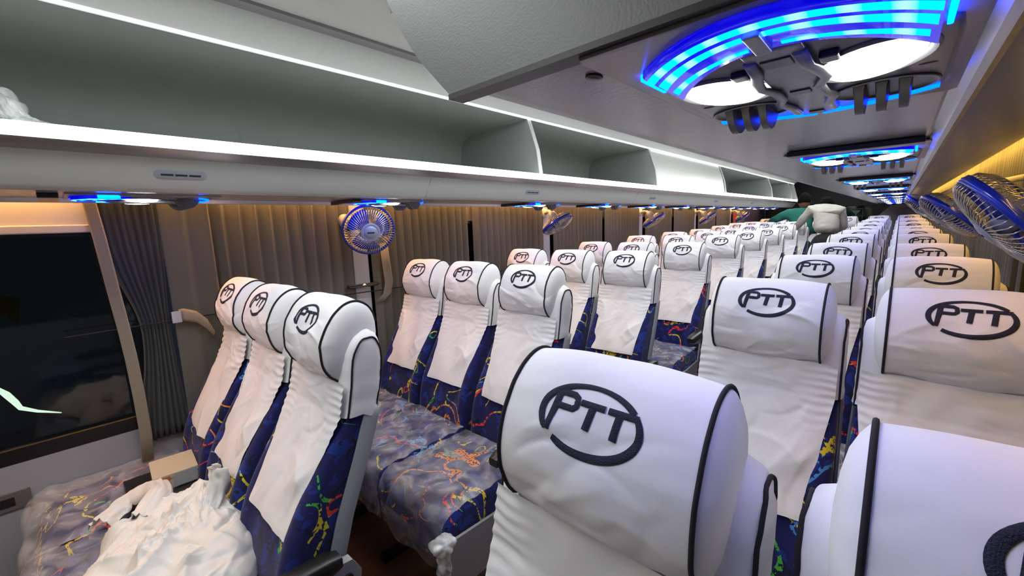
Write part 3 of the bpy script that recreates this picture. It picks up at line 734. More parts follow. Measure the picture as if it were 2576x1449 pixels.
def make_seat(seed, arm=0):
    t = empty('bus_seat')
    zs = []; nlev = 40
    for k in range(nlev + 1): zs.append(lerp(.40, 1.149, k / nlev))
    rings = [back_ring(z) for z in zs]
    MB().loft(rings).build('backrest', 'plush', t, 60)
    # grey shell on the rear of the backrest, wrapping a little round the sides
    rows = []
    for k in range(30):
        z = lerp(.30, .950, k / 29); yb = interp(z, BZ, BB) if z > .40 else lerp(-.15, -.115, (z - .3) / .1); hw = interp(z, BZ, BW) + .003
        row = []
        for j in range(17):
            u = lerp(-1, 1, j / 16); x = hw * max(-1, min(1, u * 1.18)); wrap = max(0, abs(u) * 1.18 - 1) / .18
            row.append((x, yb + .014 - .050 * wrap - .006 * u * u, z))
        rows.append(row)
    mb = MB().grid(rows)
    o = mb.build('back_shell', 'shell', t, 50); md = o.modifiers.new('thick', 'SOLIDIFY'); md.thickness = .005; md.offset = 0
    make_cover(seed, t); make_pillow(seed, t)
    make_cushion(t); make_film(seed, t)
    # frame and leg
    MB().box((-.17, -.56, .295), (.17, -.12, .335), .006).build('seat_pan', 'shell', t)
    for y in (-.50, -.20): MB().box((-.165, y - .016, .262), (.165, y + .016, .296), .003).build('cross_bar', 'steel', t)
    if arm:
        s = arm
        sp = [( -.60, .335), (-.60, .41), (-.57, .45), (-.40, .44), (-.20, .45), (-.16, .56), (-.105, .60), (-.07, .56), (-.07, .30), (-.30, .27), (-.56, .27)]
        MB().prism(sp, s * .186, s * .196, 'x').build('side_panel', 'shell', t, 40)
        rows = []
        for k in range(13):
            y = lerp(-.42, -.07, k / 12); z = .640 + .008 * math.sin(k / 12 * math.pi)
            h = .020 if 0 < k < 12 else .013; wd = .024 if 0 < k < 12 else .018
            rows.append([(s * .214 + dx * wd, y, z + dz * h) for dx, dz in ((-1, -.7), (-1, .75), (-.86, 1), (.86, 1), (1, .75), (1, -.7), (.86, -1), (-.86, -1))])
        ar = MB().loft(rows).build('armrest', 'blackpl', t, 60)
        rows = [(-.385, .627), (-.08, .632), (-.045, .628), (-.025, .59), (-.03, .555), (-.07, .545), (-.13, .565), (-.385, .612)]
        MB().prism(rows, s * .202, s * .226, 'x').build('armrest_bracket', 'shell', ar, 40)
        MB().tube([(s * .198, -.060, .588), (s * .232, -.060, .588)], .012, 12).build('pivot_cap', 'blackpl', ar, 40)
    else:
        pass
    lg = MB().box((-.02, -.40, .03), (.02, -.36, .27), .004).box((-.022, -.53, -.06), (.022, -.16, .032), .005)
    lg.build('floor_leg', 'steel', t)
    return t
protos = {}
def proto(seed, arm):
    if (seed, arm) not in protos:
        o = make_seat(seed, arm); protos[(seed, arm)] = [o, snapshot(o), False]
    return protos[(seed, arm)]
def seat(x, y, z, rz, seed, arm, label, group):
    p = proto(seed, arm)
    if not p[2]: o = p[0]; p[2] = True
    else: o = copy_tree(p[0], None, p[1])
    o.location = (x, y, z); o.rotation_euler = (0, 0, R_(rz)); tag(o, label, 'seat', group); return o
LX = [-1.871, -1.4986, -1.117]; RX = [-.2412, .122]
rnd = random.Random(4)
pos = ['window', 'middle', 'aisle']
special = {(0, 0): 'white covered seat by the tied-back curtain, tinted peach, in the nearest left row', (0, 1): 'middle white covered seat of the nearest left row of three, beside the peach lit one',
           (0, 2): 'aisle-end white covered seat of the nearest left row, patterned blue side in full view', }
for k in range(10):
    y = .416 + .858 * k
    for j in range(3):
        lab = special.get((k, j), 'white covered %s seat in the %s row from the camera, left of the aisle' % (pos[j], ordn[k]))
        so = seat(LX[j], y + rnd.uniform(-.012, .012) * (k > 0), fz(y), rnd.uniform(-.5, .5), [1, 2, 3][(j + k) % 3], 1 if j == 2 else 0, lab, 'white covered seats left of the aisle')
        if (k, j) == (0, 0):
            for c_ in kids(so):
                if c_.name.startswith(('seat_cushion', 'plastic_wrap', 'seat_pan')): c_.scale = (1.20, 1, 1); c_.location = (-.036, 0, 0)
spr = {(0, 0): 'closest white covered seat, its large PTT pillow filling the lower middle of the picture', (0, 1): 'white covered seat cut off at the lower right corner beside the closest one',
       (1, 0): 'white covered aisle seat directly behind the closest seat, right of the aisle', (1, 1): 'white covered window seat at the right edge, large PTT pillow with a peach tint'}
for k in range(10):
    y = .383 + .858 * k
    for j in range(2):
        lab = spr.get((k, j), 'white covered %s seat in the %s row from the camera, right of the aisle' % (['aisle', 'window'][j], ordn[k]))
        seat(RX[j], y + rnd.uniform(-.008, .008) * (k > 1), fz(y), rnd.uniform(-.5, .5) if k > 1 else 0, [4, 3, 2][(j + k) % 3] if k else (4 if j == 0 else 2), -1 if j == 0 else 0, lab, 'white covered seats right of the aisle')
bl = ['left window', 'second from the left window', 'third from the left window', 'aisle', 'second from the right window', 'right window']
for j, x in enumerate((-1.86, -1.49, -1.11, -.66, -.25, .12)):
    seat(x, 9.3, .10, 0, [1, 2, 3][j % 3], 0, 'white covered seat at the %s place of the raised rear bench' % bl[j], 'white covered seats of the rear bench')

# ================================================================ curtains
def curtain(name, y0, y1, ztop, zbot, amp, pitch, mat, x=-2.122, side=1, seed=0, tie=None, lean=0.0, jit=.2):
    """pleated cloth hanging in the plane x; side is the room side; tie=(z, y_centre, squeeze)"""
    n = max(12, int((y1 - y0) / .006)); nz_ = 26; rows = []
    for i in range(n + 1):
        u = i / n; row = []
        ph = (y0 + (y1 - y0) * u) / pitch * 2 * math.pi; ph += noise.noise(Vector((u * (y1 - y0) * 7, seed, 0))) * 2.2 * jit
        fr = (ph / (2 * math.pi)) % 1.0; w = (fr / .80) * 2 - 1 if fr < .80 else 1 - (fr - .80) / .20 * 2
        for k in range(nz_ + 1):
            t = k / nz_; z = lerp(zbot, ztop, t)
            y = lerp(y0, y1, u)
            if tie:
                g = math.exp(-((z - tie[0]) / .22) ** 2) if z > tie[0] else max(.25, math.exp(-((z - tie[0]) / .35) ** 2))
                y = lerp(y, tie[1] + (y - (y0 + y1) / 2) * tie[2], g)
            y += lean * (ztop - z)
            dx = amp * w * (1 + .25 * noise.noise(Vector((u * 4, t * 3, seed)))) + noise.noise(Vector((y * 6, z * 1.2, seed + 3))) * .004
            row.append((x + side * dx, y + noise.noise(Vector((u * 9, z * 1.2, seed))) * .003, z))
        rows.append(row)
    o = MB().grid(rows).build(name, mat, None, 'all'); md = o.modifiers.new('thick', 'SOLIDIFY'); md.thickness = .0015
    return o
G = 'curtains along the left windows'
ZT = H + .225
def band(name, path, w, mat, x, parent=None):
    """flat strip of cloth: path of (y,z)"""
    rows = []
    for i, (y, z, dx) in enumerate(path): rows.append([(x + dx, y + w * k / 6 - w / 2, z + 0) for k in range(7)])
    o = MB().grid(rows).build(name, mat, parent, 'all'); md = o.modifiers.new('thick', 'SOLIDIFY'); md.thickness = .003; return o
c1 = curtain('curtain', .100, .275, ZT, H - .80, .015, .022, 'curtain_dark', tie=(H - .36, .215, .50), seed=1, x=-2.112)
tag(c1, 'dark finely pleated curtain gathered and tied beside the near window', 'curtain', G)
hem = [(.086, ZT, 0), (.091, H + .14, 0), (.102, H + .0, .004), (.112, H - .18, .006), (.122, H - .34, .008), (.127, H - .45, .008), (.130, H - .60, .008), (.130, H - .76, .010), (.122, H - .86, .020)]
hem = [(y, z, dx) for (y, z, dx) in hem]
band('hem_band', hem, .036, 'curtain_hem', -2.094, c1)['label'] = 'beige front hem strip'
tag(curtain('curtain', .272, .435, ZT, H - .82, .005, .09, 'curtain', seed=2, x=-2.105, jit=.5), 'flat narrow taupe curtain strip between the tied curtain and the pleated one', 'curtain', G)
cs = [(.432, 1.04), (1.16, 1.86), (1.92, 2.66), (2.82, 3.60), (3.66, 4.38), (4.54, 5.30), (5.36, 6.08), (6.24, 7.0), (7.06, 7.78), (7.94, 8.7)]
nm = ['between the flat strip and the nearest left fan', 'just past the nearest left fan', 'just before the second left fan', 'just past the second left fan', 'just before the third left fan', 'just past the third left fan', 'just before the fourth left fan', 'just past the fourth left fan', 'just before the fifth left fan', 'past the fifth left fan']
for i, (a, b) in enumerate(cs):
    tag(curtain('curtain', a, b, ZT, H - .84, .011, .062 if i % 2 == 0 else .055, 'curtain', seed=10 + i, lean=0), 'pleated taupe curtain on the left side, ' + nm[i], 'curtain', G)
tag(curtain('curtain', 8.75, 10.2, ZT, H - .8, .02, .12, 'purple', seed=31), 'dark purple curtain at the rear left corner', 'curtain')
# rolled tie strap with a white label
sp = [(-2.082, .285, H - .315), (-2.070, .30, H - .312), (-2.055, .335, H - .325), (-2.05, .365, H - .36), (-2.055, .385, H - .405)]
m = MB(); rows = []
for i, p in enumerate(sp):
    wv = [.030, .030, .028, .024, .010][i]; rows.append([(p[0] + .004 * math.sin(k), p[1] + k * .001, p[2] + wv * (k / 4 - .5) * 1.6) for k in range(5)])
o = m.grid(rows).build('curtain_strap', 'curtain_hem', None, 'all'); o.modifiers.new('t', 'SOLIDIFY').thickness = .003
tag(o, 'short beige curtain strap sticking out beside the tied curtain', 'strap')
MB().box((-2.072, .262, H - .34), (-2.066, .292, H - .295), .001).build('velcro_patch', 'pillar', o)
# cord holding all the left curtains
pth = [(-2.088, y, H - .335 + .004 * math.sin(y * 3)) for y in [-.03 + .1 * k for k in range(0, 90)]]
tag(MB().tube(pth, .0028, 6).build('stretch_rope', 'black', None, 'all'), 'thin black rope stretched across the left curtains', 'rope')
# right curtains
GR = 'curtains along the right windows'
for i, (a, b) in enumerate(((.9, 1.62), (1.66, 2.36), (2.42, 3.2), (3.26, 4.0), (4.06, 4.9), (4.96, 5.8), (5.86, 6.8), (6.86, 7.9), (7.96, 9.9))):
    tag(curtain('curtain', a, b, H + .50, H - .80, .012, .058, 'curtain', x=WR - .055, side=-1, seed=50 + i), '%s pleated yellow-lit curtain from the right edge of the picture, on the right wall' % ordn[i], 'curtain', GR)
tag(MB().box((WR - .10, 2.375, H - .75), (WR - .085, 2.405, H + .2), .002).build('curtain_strap', 'curtain_dark'), 'dark vertical strap between two right curtains below the fans', 'strap')

# ================================================================ fans
def make_fan():
    t = empty('fan')          # head centred on the origin, +z is the blowing direction
    Rr = .122
    MB().tube([(Rr * math.cos(2 * math.pi * k / 48), Rr * math.sin(2 * math.pi * k / 48), .0) for k in range(48)], .006, 8, closed=True).loft([[(r * math.cos(2 * math.pi * k / 48), r * math.sin(2 * math.pi * k / 48), z) for k in range(48)] for r, z in ((Rr - .004, -.010), (Rr + .004, -.010), (Rr + .004, .010), (Rr - .004, .010), (Rr - .004, -.010))], False, False).build('guard_ring', 'fanblue', t, 'all')
    m = MB()
    for k in range(56):
        a = 2 * math.pi * k / 56; pts = []
        for (r, z) in ((Rr, .006), (Rr - .004, .022), (.100, .034), (.070, .041), (.045, .043)):
            tw = (Rr - r) * 2.2; pts.append((r * math.cos(a + tw), r * math.sin(a + tw), z))
        m.tube(pts, .0014, 5)
    m.build('front_guard', 'fanwire', t, 'all')
    m = MB()
    for k in range(56):
        a = 2 * math.pi * k / 56
        m.tube([(r * math.cos(a), r * math.sin(a), z) for (r, z) in ((Rr, -.004), (Rr - .003, -.022), (.098, -.038), (.06, -.046), (.035, -.046))], .0011, 5)
    m.build('rear_guard', 'fanwire', t, 'all')
    m = MB(); n = 32
    m.loft([[(r * math.cos(2 * math.pi * k / n), r * math.sin(2 * math.pi * k / n), z) for k in range(n)] for r, z in ((.044, .038), (.046, .044), (.040, .046), (.032, .043), (.030, .046), (.024, .049), (.012, .051))])
    hb = m.build('hub_badge', 'fangrey', t, 50)
    MB().box((-.016, -.0035, .0495), (.016, .0035, .0515)).build('badge_mark', 'navy', hb)
    for k in range(3):
        rows = []
        for i in range(9):
            r = lerp(.016, .104, i / 8); row = []
            for j in range(9):
                a = 2 * math.pi * k / 3 + lerp(-.80, .80, j / 8) * (1.0 - .12 * (i / 8)) + .35 * (i / 8); row.append((r * math.cos(a), r * math.sin(a), lerp(-.016, .016, j / 8) * (1 - .3 * i / 8)))
            rows.append(row)
        b = MB().grid(rows).build('blade', 'fanblue', t, 'all'); b.modifiers.new('t', 'SOLIDIFY').thickness = .002
    MB().loft([[(r * math.cos(2 * math.pi * k / 20), r * math.sin(2 * math.pi * k / 20), z) for k in range(20)] for r, z in ((.012, .03), (.022, .02), (.024, -.02), (.034, -.045), (.036, -.075), (.028, -.10), (.012, -.108))]).build('motor', 'fangrey', t, 50)
    return t
fan0 = make_fan(); fan_tree = snapshot(fan0)
def place_fan(c, n, label, group, first, base, side):
    o = fan0 if first else copy_tree(fan0, None, fan_tree)
    n = Vector(n).normalized(); c = Vector(c)
    o.rotation_mode = 'QUATERNION'; o.rotation_quaternion = n.to_track_quat('Z', 'Y'); o.location = c
    tag(o, label, 'fan', group)
    # bracket and wall disc in world space, parented with the inverse transform
    inv = (Matrix.Translation(c) @ n.to_track_quat('Z', 'Y').to_matrix().to_4x4()).inverted()
    b = Vector(base); e = c - n * .09
    m1 = MB().loft([[(b.x + side * d, b.y + r * math.cos(2 * math.pi * k / 24), b.z + r * math.sin(2 * math.pi * k / 24)) for k in range(24)] for r, d in ((.040, 0), (.040, .010), (.034, .022), (.020, .028))]).build('wall_disc', 'cream', o, 50, xf=inv)
    mid = b.lerp(e, .5) + Vector((side * .02, 0, .02))
    MB().tube([b + Vector((side * .02, 0, 0)), mid, e], [.014, .012, .016], 10).build('bracket_arm', 'cream', o, 'all', xf=inv)
    return o
GF = 'small blue fans along the left windows'
nL1 = -Fv * .0 + Vector((.878, -.478, 0)) + Rv * .26 - Uv * .36
place_fan((-1.93, 1.05, H - .004), nL1, 'nearest left fan, its blue blades and round grille facing the camera', GF, True, (-2.135, 1.03, H + .045), 1)
names = ['second blue fan along the left windows, seen edge on', 'third blue fan along the left windows, seen edge on', 'fourth blue fan along the left windows', 'fifth blue fan along the left windows, farthest']
for i, (y, nn) in enumerate(zip((2.60, 4.32, 6.02, 7.72), ((.50, .12, -.80), (.50, .2, -.80), (.55, .15, -.75), (.5, .25, -.7)))):
    place_fan((-1.92, y, H - .012), nn, names[i], GF, False, (-2.135, y + .10, H + .075), 1)
GF2 = 'small blue fans along the right windows'
nR = ['large blue fan at the right edge of the picture, tilted down', 'second blue fan on the right, just past the large one', 'third and farthest blue fan on the right']
for i, (c, nn) in enumerate((((.178, 1.40, H - .030), (-.663, .0, -.551)), ((.160, 2.557, H - .025), (-.544, -.06, -.634)), ((.12, 3.90, H + .012), (-.54, .0, -.656)))):
    place_fan(c, nn, nR[i], GF2, False, (WR - .03, c[1] + .02, c[2] + .14), -1)

# ================================================================ loose things
# clasp with hook on the first pillar
t = empty('curtain_clasp', (-2.10, 1.08, H - .30)); tag(t, 'black curtain holdback clasp on the white pillar under the nearest left fan', 'clasp')
MB().box((-.01, -.085, -.008), (.016, .085, .010), .004).build('clasp_bar', 'blackpl', t)
MB().tube([(.016, -.085, 0), (.04, -.088, .0), (.045, -.06, 0), (.045, .05, .004), (.03, .08, .006)], .005, 8).build('hook', 'blackpl', t, 'all')
MB().ellipsoid((.02, .0, .0), (.006, .012, .012), 14, 8).build('screw', 'chrome', t, 'all')
# yellow-white paper strip hanging by the pillar
tag(band('hanging_strap', [(1.215, H - .08, 0), (1.222, H - .2, .004), (1.23, H - .3, .004), (1.215, H - .36, .0), (1.17, H - .40, -.004)], .05, 'curtain_hem', -2.09), 'twisted beige strap hanging beside the white pillar under the nearest left fan', 'strap')
# wall socket
t = empty('wall_socket', (-2.135, -.235, H - .865)); tag(t, 'dark grey wall socket plate on the left wall at the picture edge', 'socket')
MB().box((0, -.055, -.035), (.008, .055, .03), .003).build('plate', simple('brown_grey_plate', (.14, .13, .12), .5), t); MB().box((.006, -.02, -.018), (.0095, .018, .012)).build('socket_hole', 'fixdark', t)
LS = [(-0.264, -0.584), (-0.234, -0.633), (-0.215, -0.675), (-0.204, -0.705), (-0.16, -0.735), (-0.093, -0.767)]
YB = [-0.202, -0.219, -0.143, -0.237, -0.158, -0.345, -0.211, -0.284]
# added outside the near window for reflections: yellow board, curved glowing tube
tag(MB().prism([(YB[0], H + YB[1]), (YB[2], H + YB[3]), (YB[4], H + YB[5]), (YB[6], H + YB[7])], -2.72, -2.70, 'x').build('reflection_board', 'yellow'), 'small yellow board added outside for a yellow reflection in the near left window', 'board')
tag(MB().tube([(-2.7, y, H + z) for y, z in LS], [.004, .012, .011, .009, .006, .002], 8).build('reflection_streak', 'streak_glow', None, 'all'), 'glowing curved white tube added for a reflected streak in the near left window', 'lamp')
tag(MB().box((-3.6, -2.5, -.4), (-2.5, 2.5, -.35)).build('ground_slab', simple('dark_asphalt', (.03, .03, .03), .9)), 'dark ground outside the near left window', 'ground')['kind'] = 'structure'
# cardboard box on the near left seats
t = empty('cardboard_box', (-1.828, .172, .548), R_(-3)); tag(t, 'cream cardboard box with an orange stripe lying on the nearest left seats beside the backrest', 'box')
MB().box((-.075, -.062, .0), (.075, .058, .050), .002).build('carton', 'card', t)
MB().box((-.077, -.064, .038), (.077, .060, .054), .002).build('lid', 'card', t)
MB().box((.0772, -.056, .036), (.0778, -.018, .047)).build('orange_stripe', 'orange', t)
MB().box((.0772, -.010, .004), (.0778, .056, .050)).build('printed_label', 'paper', t)
o = MB().box((-.12, -.11, 0), (.115, .095, .010), .003).build('tray', 'blackpl'); tag(o, 'dark flat case beneath the cream cardboard box', 'case')
o.location = (-1.828, .150, .538)
# crumpled white carrier bag on the nearest left cushions
def bag():
    m = MB(); c0 = Vector((-1.36, .09)); na, nr = 240, 100
    tab = [.33, .30, .26, .22, .20, .21, .23, .27, .30, .25, .20, .19, .22, .27, .31, .34]      # outline radius by angle
    knot = Vector((-1.47, .20))
    rc = random.Random(5); CS = crease_set(77, 60, -.3, .3, -.25, .25, .017, .007, .10) + crease_set(78, 30, -.3, .3, -.25, .25, .024, .020, .16) + crease_set(79, 170, -.3, .3, -.25, .25, .008, .0035, .045)
    rad = []
    for k in range(16):
        a = R_(rc.uniform(170, 400)); rad.append((knot.x - c0.x + .08 * math.cos(a), knot.y - c0.y + .08 * math.sin(a), math.cos(a), math.sin(a), .13, .006, .013, rc.uniform(-2, 2)))
    rows = []
    for i in range(nr + 1):
        r = i / nr; row = []
        for j in range(na):
            a = 2 * math.pi * j / na; q = (a / (2 * math.pi)) * 16; q0 = int(q) % 16; f = q - int(q); f = f * f * (3 - 2 * f)
            R = lerp(tab[q0], tab[(q0 + 1) % 16], f) * (1 + .10 * noise.noise(Vector((math.cos(a) * 3, math.sin(a) * 3, 2))))
            rr = r * R * (1.0 if r < .93 else 1 - (r - .93) * .6); x, y = rr * math.cos(a), rr * math.sin(a)
            rise = .050 + .10 * max(0, (y + .05)) / .25 + .05 * max(0, noise.noise(Vector((x * 6, y * 6, 1))))
            h = rise * (1 - r ** 3.2) + (crease(CS, x, y) + crease(rad, x, y)) * (1 - r ** 5) - .004
            w = noise.noise(Vector((x * 30, y * 30, 4))) * .004
            row.append((c0.x + x + w, c0.y + y, .552 + max(h, -.004) + w))
        rows.append(row)
    m.grid(rows, closed_v=True)
    # two handle loops: folded ribbons
    def ribbon(path, wd, sd):
        rr = []; n = len(path) * 8; P = catmull3(path, 8)
        for i, p in enumerate(P):
            t = (P[min(i + 1, len(P) - 1)] - P[max(i - 1, 0)]).normalized(); s_ = t.cross(Vector((0, 0, 1))).normalized(); u_ = s_.cross(t)
            row = []
            for k in range(13):
                v = k / 12 * 2 - 1; ww = wd * (1 + .2 * noise.noise(Vector((i * .12, sd, 0))))
                row.append(p + s_ * v * ww + u_ * (.030 * (1 - v * v) + .012 * noise.noise(Vector((i * .22, k * .6, sd))) + .007 * math.sin(k * 2.1 + i * .25)))
            rr.append(row)
        m.grid(rr)
    ribbon([(-1.50, .05, .61), (-1.57, .10, .625), (-1.65, .105, .610), (-1.70, .06, .585), (-1.69, .01, .565), (-1.65, -.03, .560)], .034, 1)
    ribbon([(-1.44, .12, .60), (-1.49, .17, .60), (-1.55, .16, .585), (-1.60, .11, .565)], .028, 2)
    ribbon([(-1.34, .15, .60), (-1.375, .195, .64), (-1.40, .225, .69), (-1.405, .238, .73)], .030, 3)
    o = m.build('plastic_bag', 'bag', None, 'all'); md = o.modifiers.new('thick', 'SOLIDIFY'); md.thickness = .0012
    return o
def catmull3(P, n):
    P = [Vector(p) for p in P]; out = []
    for i in range(len(P) - 1):
        p0 = P[max(i - 1, 0)]; p1 = P[i]; p2 = P[i + 1]; p3 = P[min(i + 2, len(P) - 1)]
        for k in range(n):
            t = k / n; out.append(.5 * ((2 * p1) + (-p0 + p2) * t + (2 * p0 - 5 * p1 + 4 * p2 - p3) * t * t + (-p0 + 3 * p1 - 3 * p2 + p3) * t ** 3))
    out.append(P[-1]); return out
o = bag(); tag(o, 'crumpled white plastic carrier bag spread over the nearest left seat cushions', 'bag')
# clear polythene in the left rack
m = MB()
for c, r in (((-1.76, -.12, H + .335), (.16, .13, .085)), ((-1.72, .0, H + .29), (.11, .07, .045))): m.ellipsoid(c, r, 20, 12)
o = m.build('plastic_bag', 'bagclear', None, 'all'); a = o.modifiers.new('merge', 'REMESH'); a.mode = 'VOXEL'; a.voxel_size = .008; a.use_smooth_shade = False
tx = bpy.data.textures.new('crumple_film', 'VORONOI'); tx.noise_scale = .07; tx.weight_1 = -1; tx.weight_2 = 1
d = o.modifiers.new('crumple', 'DISPLACE'); d.texture = tx; d.strength = .05; d.mid_level = .4
tag(o, 'cloudy clear plastic bag lying in the left luggage rack at the picture edge', 'bag')
# loose wrap ends hanging from cushions at the aisle
def scrap(c, r, label, sd, hang=0.0):
    m = MB(); m.ellipsoid(c, r, 18, 12)
    if hang: m.ellipsoid((c[0], c[1], c[2] - hang), (r[0] * .8, r[1] * .6, hang), 16, 10)
    o = m.build('plastic_wrap', 'bagclear', None, 'all'); a = o.modifiers.new('merge', 'REMESH'); a.mode = 'VOXEL'; a.voxel_size = .006; a.use_smooth_shade = True
    tx = bpy.data.textures.new('crumple_%d' % sd, 'VORONOI'); tx.noise_scale = .04; tx.weight_1 = -1; tx.weight_2 = 1
    d = o.modifiers.new('crumple', 'DISPLACE'); d.texture = tx; d.strength = .03; d.mid_level = .4
    tag(o, label, 'plastic wrap'); return o
scrap((-.925, .655, .46), (.04, .05, .04), 'scrunched clear plastic wrap bunched at the aisle corner of the second left row cushion', 1, .07)
scrap((-1.0, 2.93, .72), (.07, .02, .035), 'scrap of clear plastic wrap hanging off the aisle backrest of the fourth left row', 2)

# red strap on a far pillar
tag(MB().box((-2.105, 7.93, H - .30), (-2.085, 8.02, H + .06), .004).build('red_strap', 'red'), 'red strip hanging by the farthest left fan', 'strap')
# rear: dark window, sticker, grey partition with a slanting edge
struct(MB().box((-1.55, Y1 - .03, H - .35), (-.12, Y1 - .004, H + .12), .01).build('window_13', 'glass'))
t = empty('sticker', (-.63, Y1 - .04, H - .03)); tag(t, 'small pale glass-shaped sticker on the dark rear window', 'sticker')
MB().prism([(-.075, .06), (.075, .06), (.01, -.01), (.01, -.055), (.035, -.06), (-.035, -.06), (-.01, -.055), (-.01, -.01)], -.002, .002).build('glass_shape', 'sticker', t)
MB().box((-.10, -.002, .085), (.10, .002, .092)).box((.095, -.002, -.10), (.10, .002, .092)).build('frame_line', 'sticker', t)
struct(MB().prism([(-.36, H - .5), (-.36, H - .15), (-.12, H + .10), (WR, H + .14), (WR, H - .5)], 10.2, 10.24).build('wall_rear.001', simple('grey_partition', (.22, .21, .23), .7)))

# ================================================================ people
def skin_body(name, mat, joints, edges, radii, parent=None, sub=2):
    me = bpy.data.meshes.new(name); me.from_pydata(joints, edges, []); o = bpy.data.objects.new(name, me); C.objects.link(o)
    me.materials.append(M[mat])
    s = o.modifiers.new('skin', 'SKIN'); s.use_smooth_shade = True
    sv = me.skin_vertices[0].data
    for i, r in enumerate(radii): sv[i].radius = r if isinstance(r, tuple) else (r, r)
    sv[0].use_root = True
    u = o.modifiers.new('sub', 'SUBSURF'); u.levels = sub; u.render_levels = sub
    if name == 'shirt':
        u.levels = 4; u.render_levels = 4
        tx = bpy.data.textures.new('cloth_folds', 'CLOUDS'); tx.noise_scale = .09
        d = o.modifiers.new('folds', 'DISPLACE'); d.texture = tx; d.strength = .022; d.texture_coords = 'LOCAL'
    if parent: o.parent = parent
    return o
def head(t, c, look, hair_mat='hair'):
    c = Vector(c)
    m = MB()
    rings = []
    for i in range(17):
        a = math.pi * i / 16; z = math.cos(a); rr = math.sin(a)
        ring = []
        for j in range(24):
            b = 2 * math.pi * j / 24; x = rr * math.cos(b) * .078; y = rr * math.sin(b) * .095
            if z < -.2: x *= 1 - .25 * (-z - .2); y *= 1 - .10 * (-z - .2)
            if y > 0 and abs(x) < .018 and -.35 < z < .15: y += .018 * (1 - abs(x) / .018)     # nose
            if y > 0 and .0 < z < .25 and .015 < abs(x) < .045: y -= .006                       # eye sockets
            ring.append((x, y, z * .118))
        rings.append(ring)
    q = Vector(look).normalized().to_track_quat('Y', 'Z').to_matrix().to_4x4(); xf = Matrix.Translation(c) @ q
    m.loft(rings); m.ellipsoid((.079, 0, -.01), (.010, .018, .030), 10, 8); m.ellipsoid((-.079, 0, -.01), (.010, .018, .030), 10, 8)
    h = m.build('head', 'skin', t, 'all', xf=xf)
    m = MB(); rings = []
    for i in range(11):
        a = math.pi * .60 * i / 10
        rings.append([(math.sin(a) * math.cos(b) * .086, math.sin(a) * math.sin(b) * .102 - .008 - (.012 if math.sin(b) > 0 else 0) * (i / 10), math.cos(a) * .125 + (.045 * max(0, math.sin(b)) * (i / 10))) for b in [2 * math.pi * j / 24 for j in range(24)]])
    m.loft(rings).build('hair', hair_mat, h, 'all', xf=xf)
def hand(t, c, d):
    c = Vector(c); d = Vector(d).normalized(); s = d.cross(Vector((0, 0, 1))).normalized(); u = s.cross(d)
    J = [c, c + d * .045, c + d * .085]; Ed = [(0, 1), (1, 2)]; Rr = [(.022, .016), (.034, .014), (.036, .012)]
    for k, (off, ln) in enumerate(((-.028, .062), (-.010, .072), (.010, .068), (.027, .054))):
        b = len(J); J += [c + d * .088 + s * off, c + d * (.088 + ln * .55) + s * off * 1.15 - u * .008, c + d * (.088 + ln * .9) + s * off * 1.2 - u * .028]; Ed += [(2, b), (b, b + 1), (b + 1, b + 2)]; Rr += [.0095, .0088, .0078]
    b = len(J); J += [c + d * .035 - s * .030, c + d * .065 - s * .052 - u * .008, c + d * .090 - s * .058 - u * .018]; Ed += [(0, b), (b, b + 1), (b + 1, b + 2)]; Rr += [.012, .010, .009]
    skin_body('hand', 'skin', J, Ed, Rr, t, 1)
def person(loc, label, parts, hd, hands):
    t = empty('person', (0, 0, 0)); tag(t, label, 'person')
    for p in parts: skin_body(*p, parent=t)
    head(t, *hd)
    for h in hands: hand(t, *h)
    return t
f1 = fz(6.95)
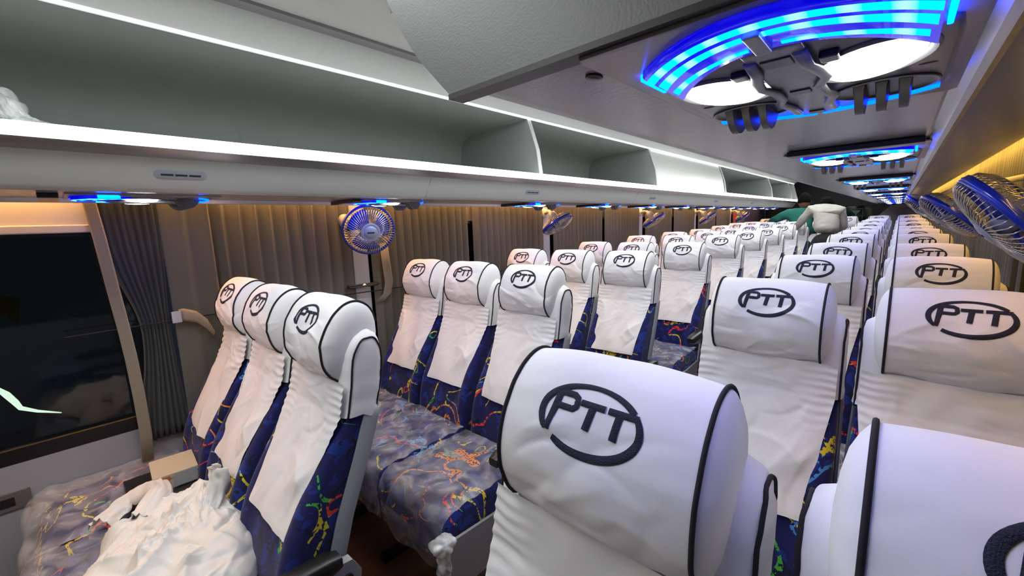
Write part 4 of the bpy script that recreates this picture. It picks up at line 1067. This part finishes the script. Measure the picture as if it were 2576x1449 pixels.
# person in a pale shirt, bending over the left seats from the aisle, back to the camera
X, Y = -.70, 6.90
sh = [(X, Y + .02, 1.13), (X - .01, Y + .05, 1.24), (X - .02, Y + .10, 1.36), (X - .04, Y + .16, 1.445), (X - .06, Y + .20, 1.49),
      (X - .20, Y + .14, 1.45), (X - .32, Y + .22, 1.28), (X - .42, Y + .34, 1.17), (X + .12, Y + .18, 1.42), (X + .16, Y + .26, 1.20), (X + .04, Y + .42, 1.14)]
tr = [(X, Y + .02, 1.15), (X, Y, 1.04), (X - .10, Y, .93), (X - .11, Y - .02, .52), (X - .11, Y + .03, .14), (X + .09, Y, .93), (X + .10, Y + .0, .52), (X + .10, Y + .05, .14)]
person(None, 'person in off-white shirt and black trousers bending over the rear left seats', [
    ('shirt', 'shirt', sh, [(0, 1), (1, 2), (2, 3), (3, 4), (3, 5), (5, 6), (6, 7), (3, 8), (8, 9), (9, 10)], [(.158, .12), (.145, .11), (.158, .12), (.128, .10), (.06, .06), (.075, .07), (.052, .052), (.040, .040), (.075, .07), (.052, .052), (.040, .040)]),
    ('trousers', 'trousers', tr, [(0, 1), (1, 2), (2, 3), (3, 4), (1, 5), (5, 6), (6, 7)], [(.132, .095), (.155, .115), (.095, .10), (.065, .07), (.048, .05), (.095, .10), (.065, .07), (.048, .05)]),
    ('shoes', 'blackpl', [(X - .11, Y + .0, f1 + .045), (X - .11, Y + .16, f1 + .035)], [(0, 1)], [(.05, .045), (.045, .035)]),
    ('shoes', 'blackpl', [(X + .10, Y + .0, f1 + .045), (X + .10, Y + .18, f1 + .035)], [(0, 1)], [(.05, .045), (.045, .035)])],
    ((X - .05, Y + .34, 1.50), (-.3, .8, -.6)), [((X - .43, Y + .36, 1.16), (-.6, .6, -.25)), ((X + .02, Y + .45, 1.14), (-.6, .6, -.3))])
X, Y = -1.06, 7.475
f2 = fz(Y)
sh = [(X, Y, 1.08), (X, Y + .01, 1.18), (X - .01, Y + .03, 1.32), (X - .01, Y + .06, 1.425), (X - .01, Y + .08, 1.47),
      (X - .19, Y + .06, 1.41), (X - .34, Y + .06, 1.33), (X - .44, Y + .20, 1.30), (X + .17, Y + .06, 1.40), (X + .22, Y + .10, 1.20), (X + .12, Y + .24, 1.12)]
tr = [(X, Y, 1.06), (X, Y, .98), (X - .09, Y, .92), (X - .09, Y - .03, .55), (X - .09, Y + .0, .20), (X + .09, Y, .92), (X + .09, Y - .03, .55), (X + .09, Y + .0, .20)]
person(None, 'dark-haired person in a teal shirt leaning among the rear left seats', [
    ('shirt', 'teal', sh, [(0, 1), (1, 2), (2, 3), (3, 4), (3, 5), (5, 6), (6, 7), (3, 8), (8, 9), (9, 10)], [(.155, .11), (.15, .11), (.175, .115), (.14, .09), (.06, .06), (.075, .07), (.060, .060), (.045, .045), (.075, .07), (.052, .052), (.042, .042)]),
    ('trousers', 'trousers', tr, [(0, 1), (1, 2), (2, 3), (3, 4), (1, 5), (5, 6), (6, 7)], [(.145, .10), (.15, .115), (.09, .10), (.065, .07), (.048, .05), (.09, .10), (.065, .07), (.048, .05)]),
    ('shoes', 'blackpl', [(X - .09, Y - .02, f2 + .045), (X - .09, Y + .13, f2 + .035)], [(0, 1)], [(.05, .045), (.045, .035)]),
    ('shoes', 'blackpl', [(X + .09, Y - .02, f2 + .045), (X + .09, Y + .13, f2 + .035)], [(0, 1)], [(.05, .045), (.045, .035)])],
    ((X + .00, Y + .12, 1.585), (-.2, 1, -.2)), [((X - .45, Y + .22, 1.29), (-.5, .7, -.2)), ((X + .11, Y + .26, 1.11), (-.6, .6, -.3))])
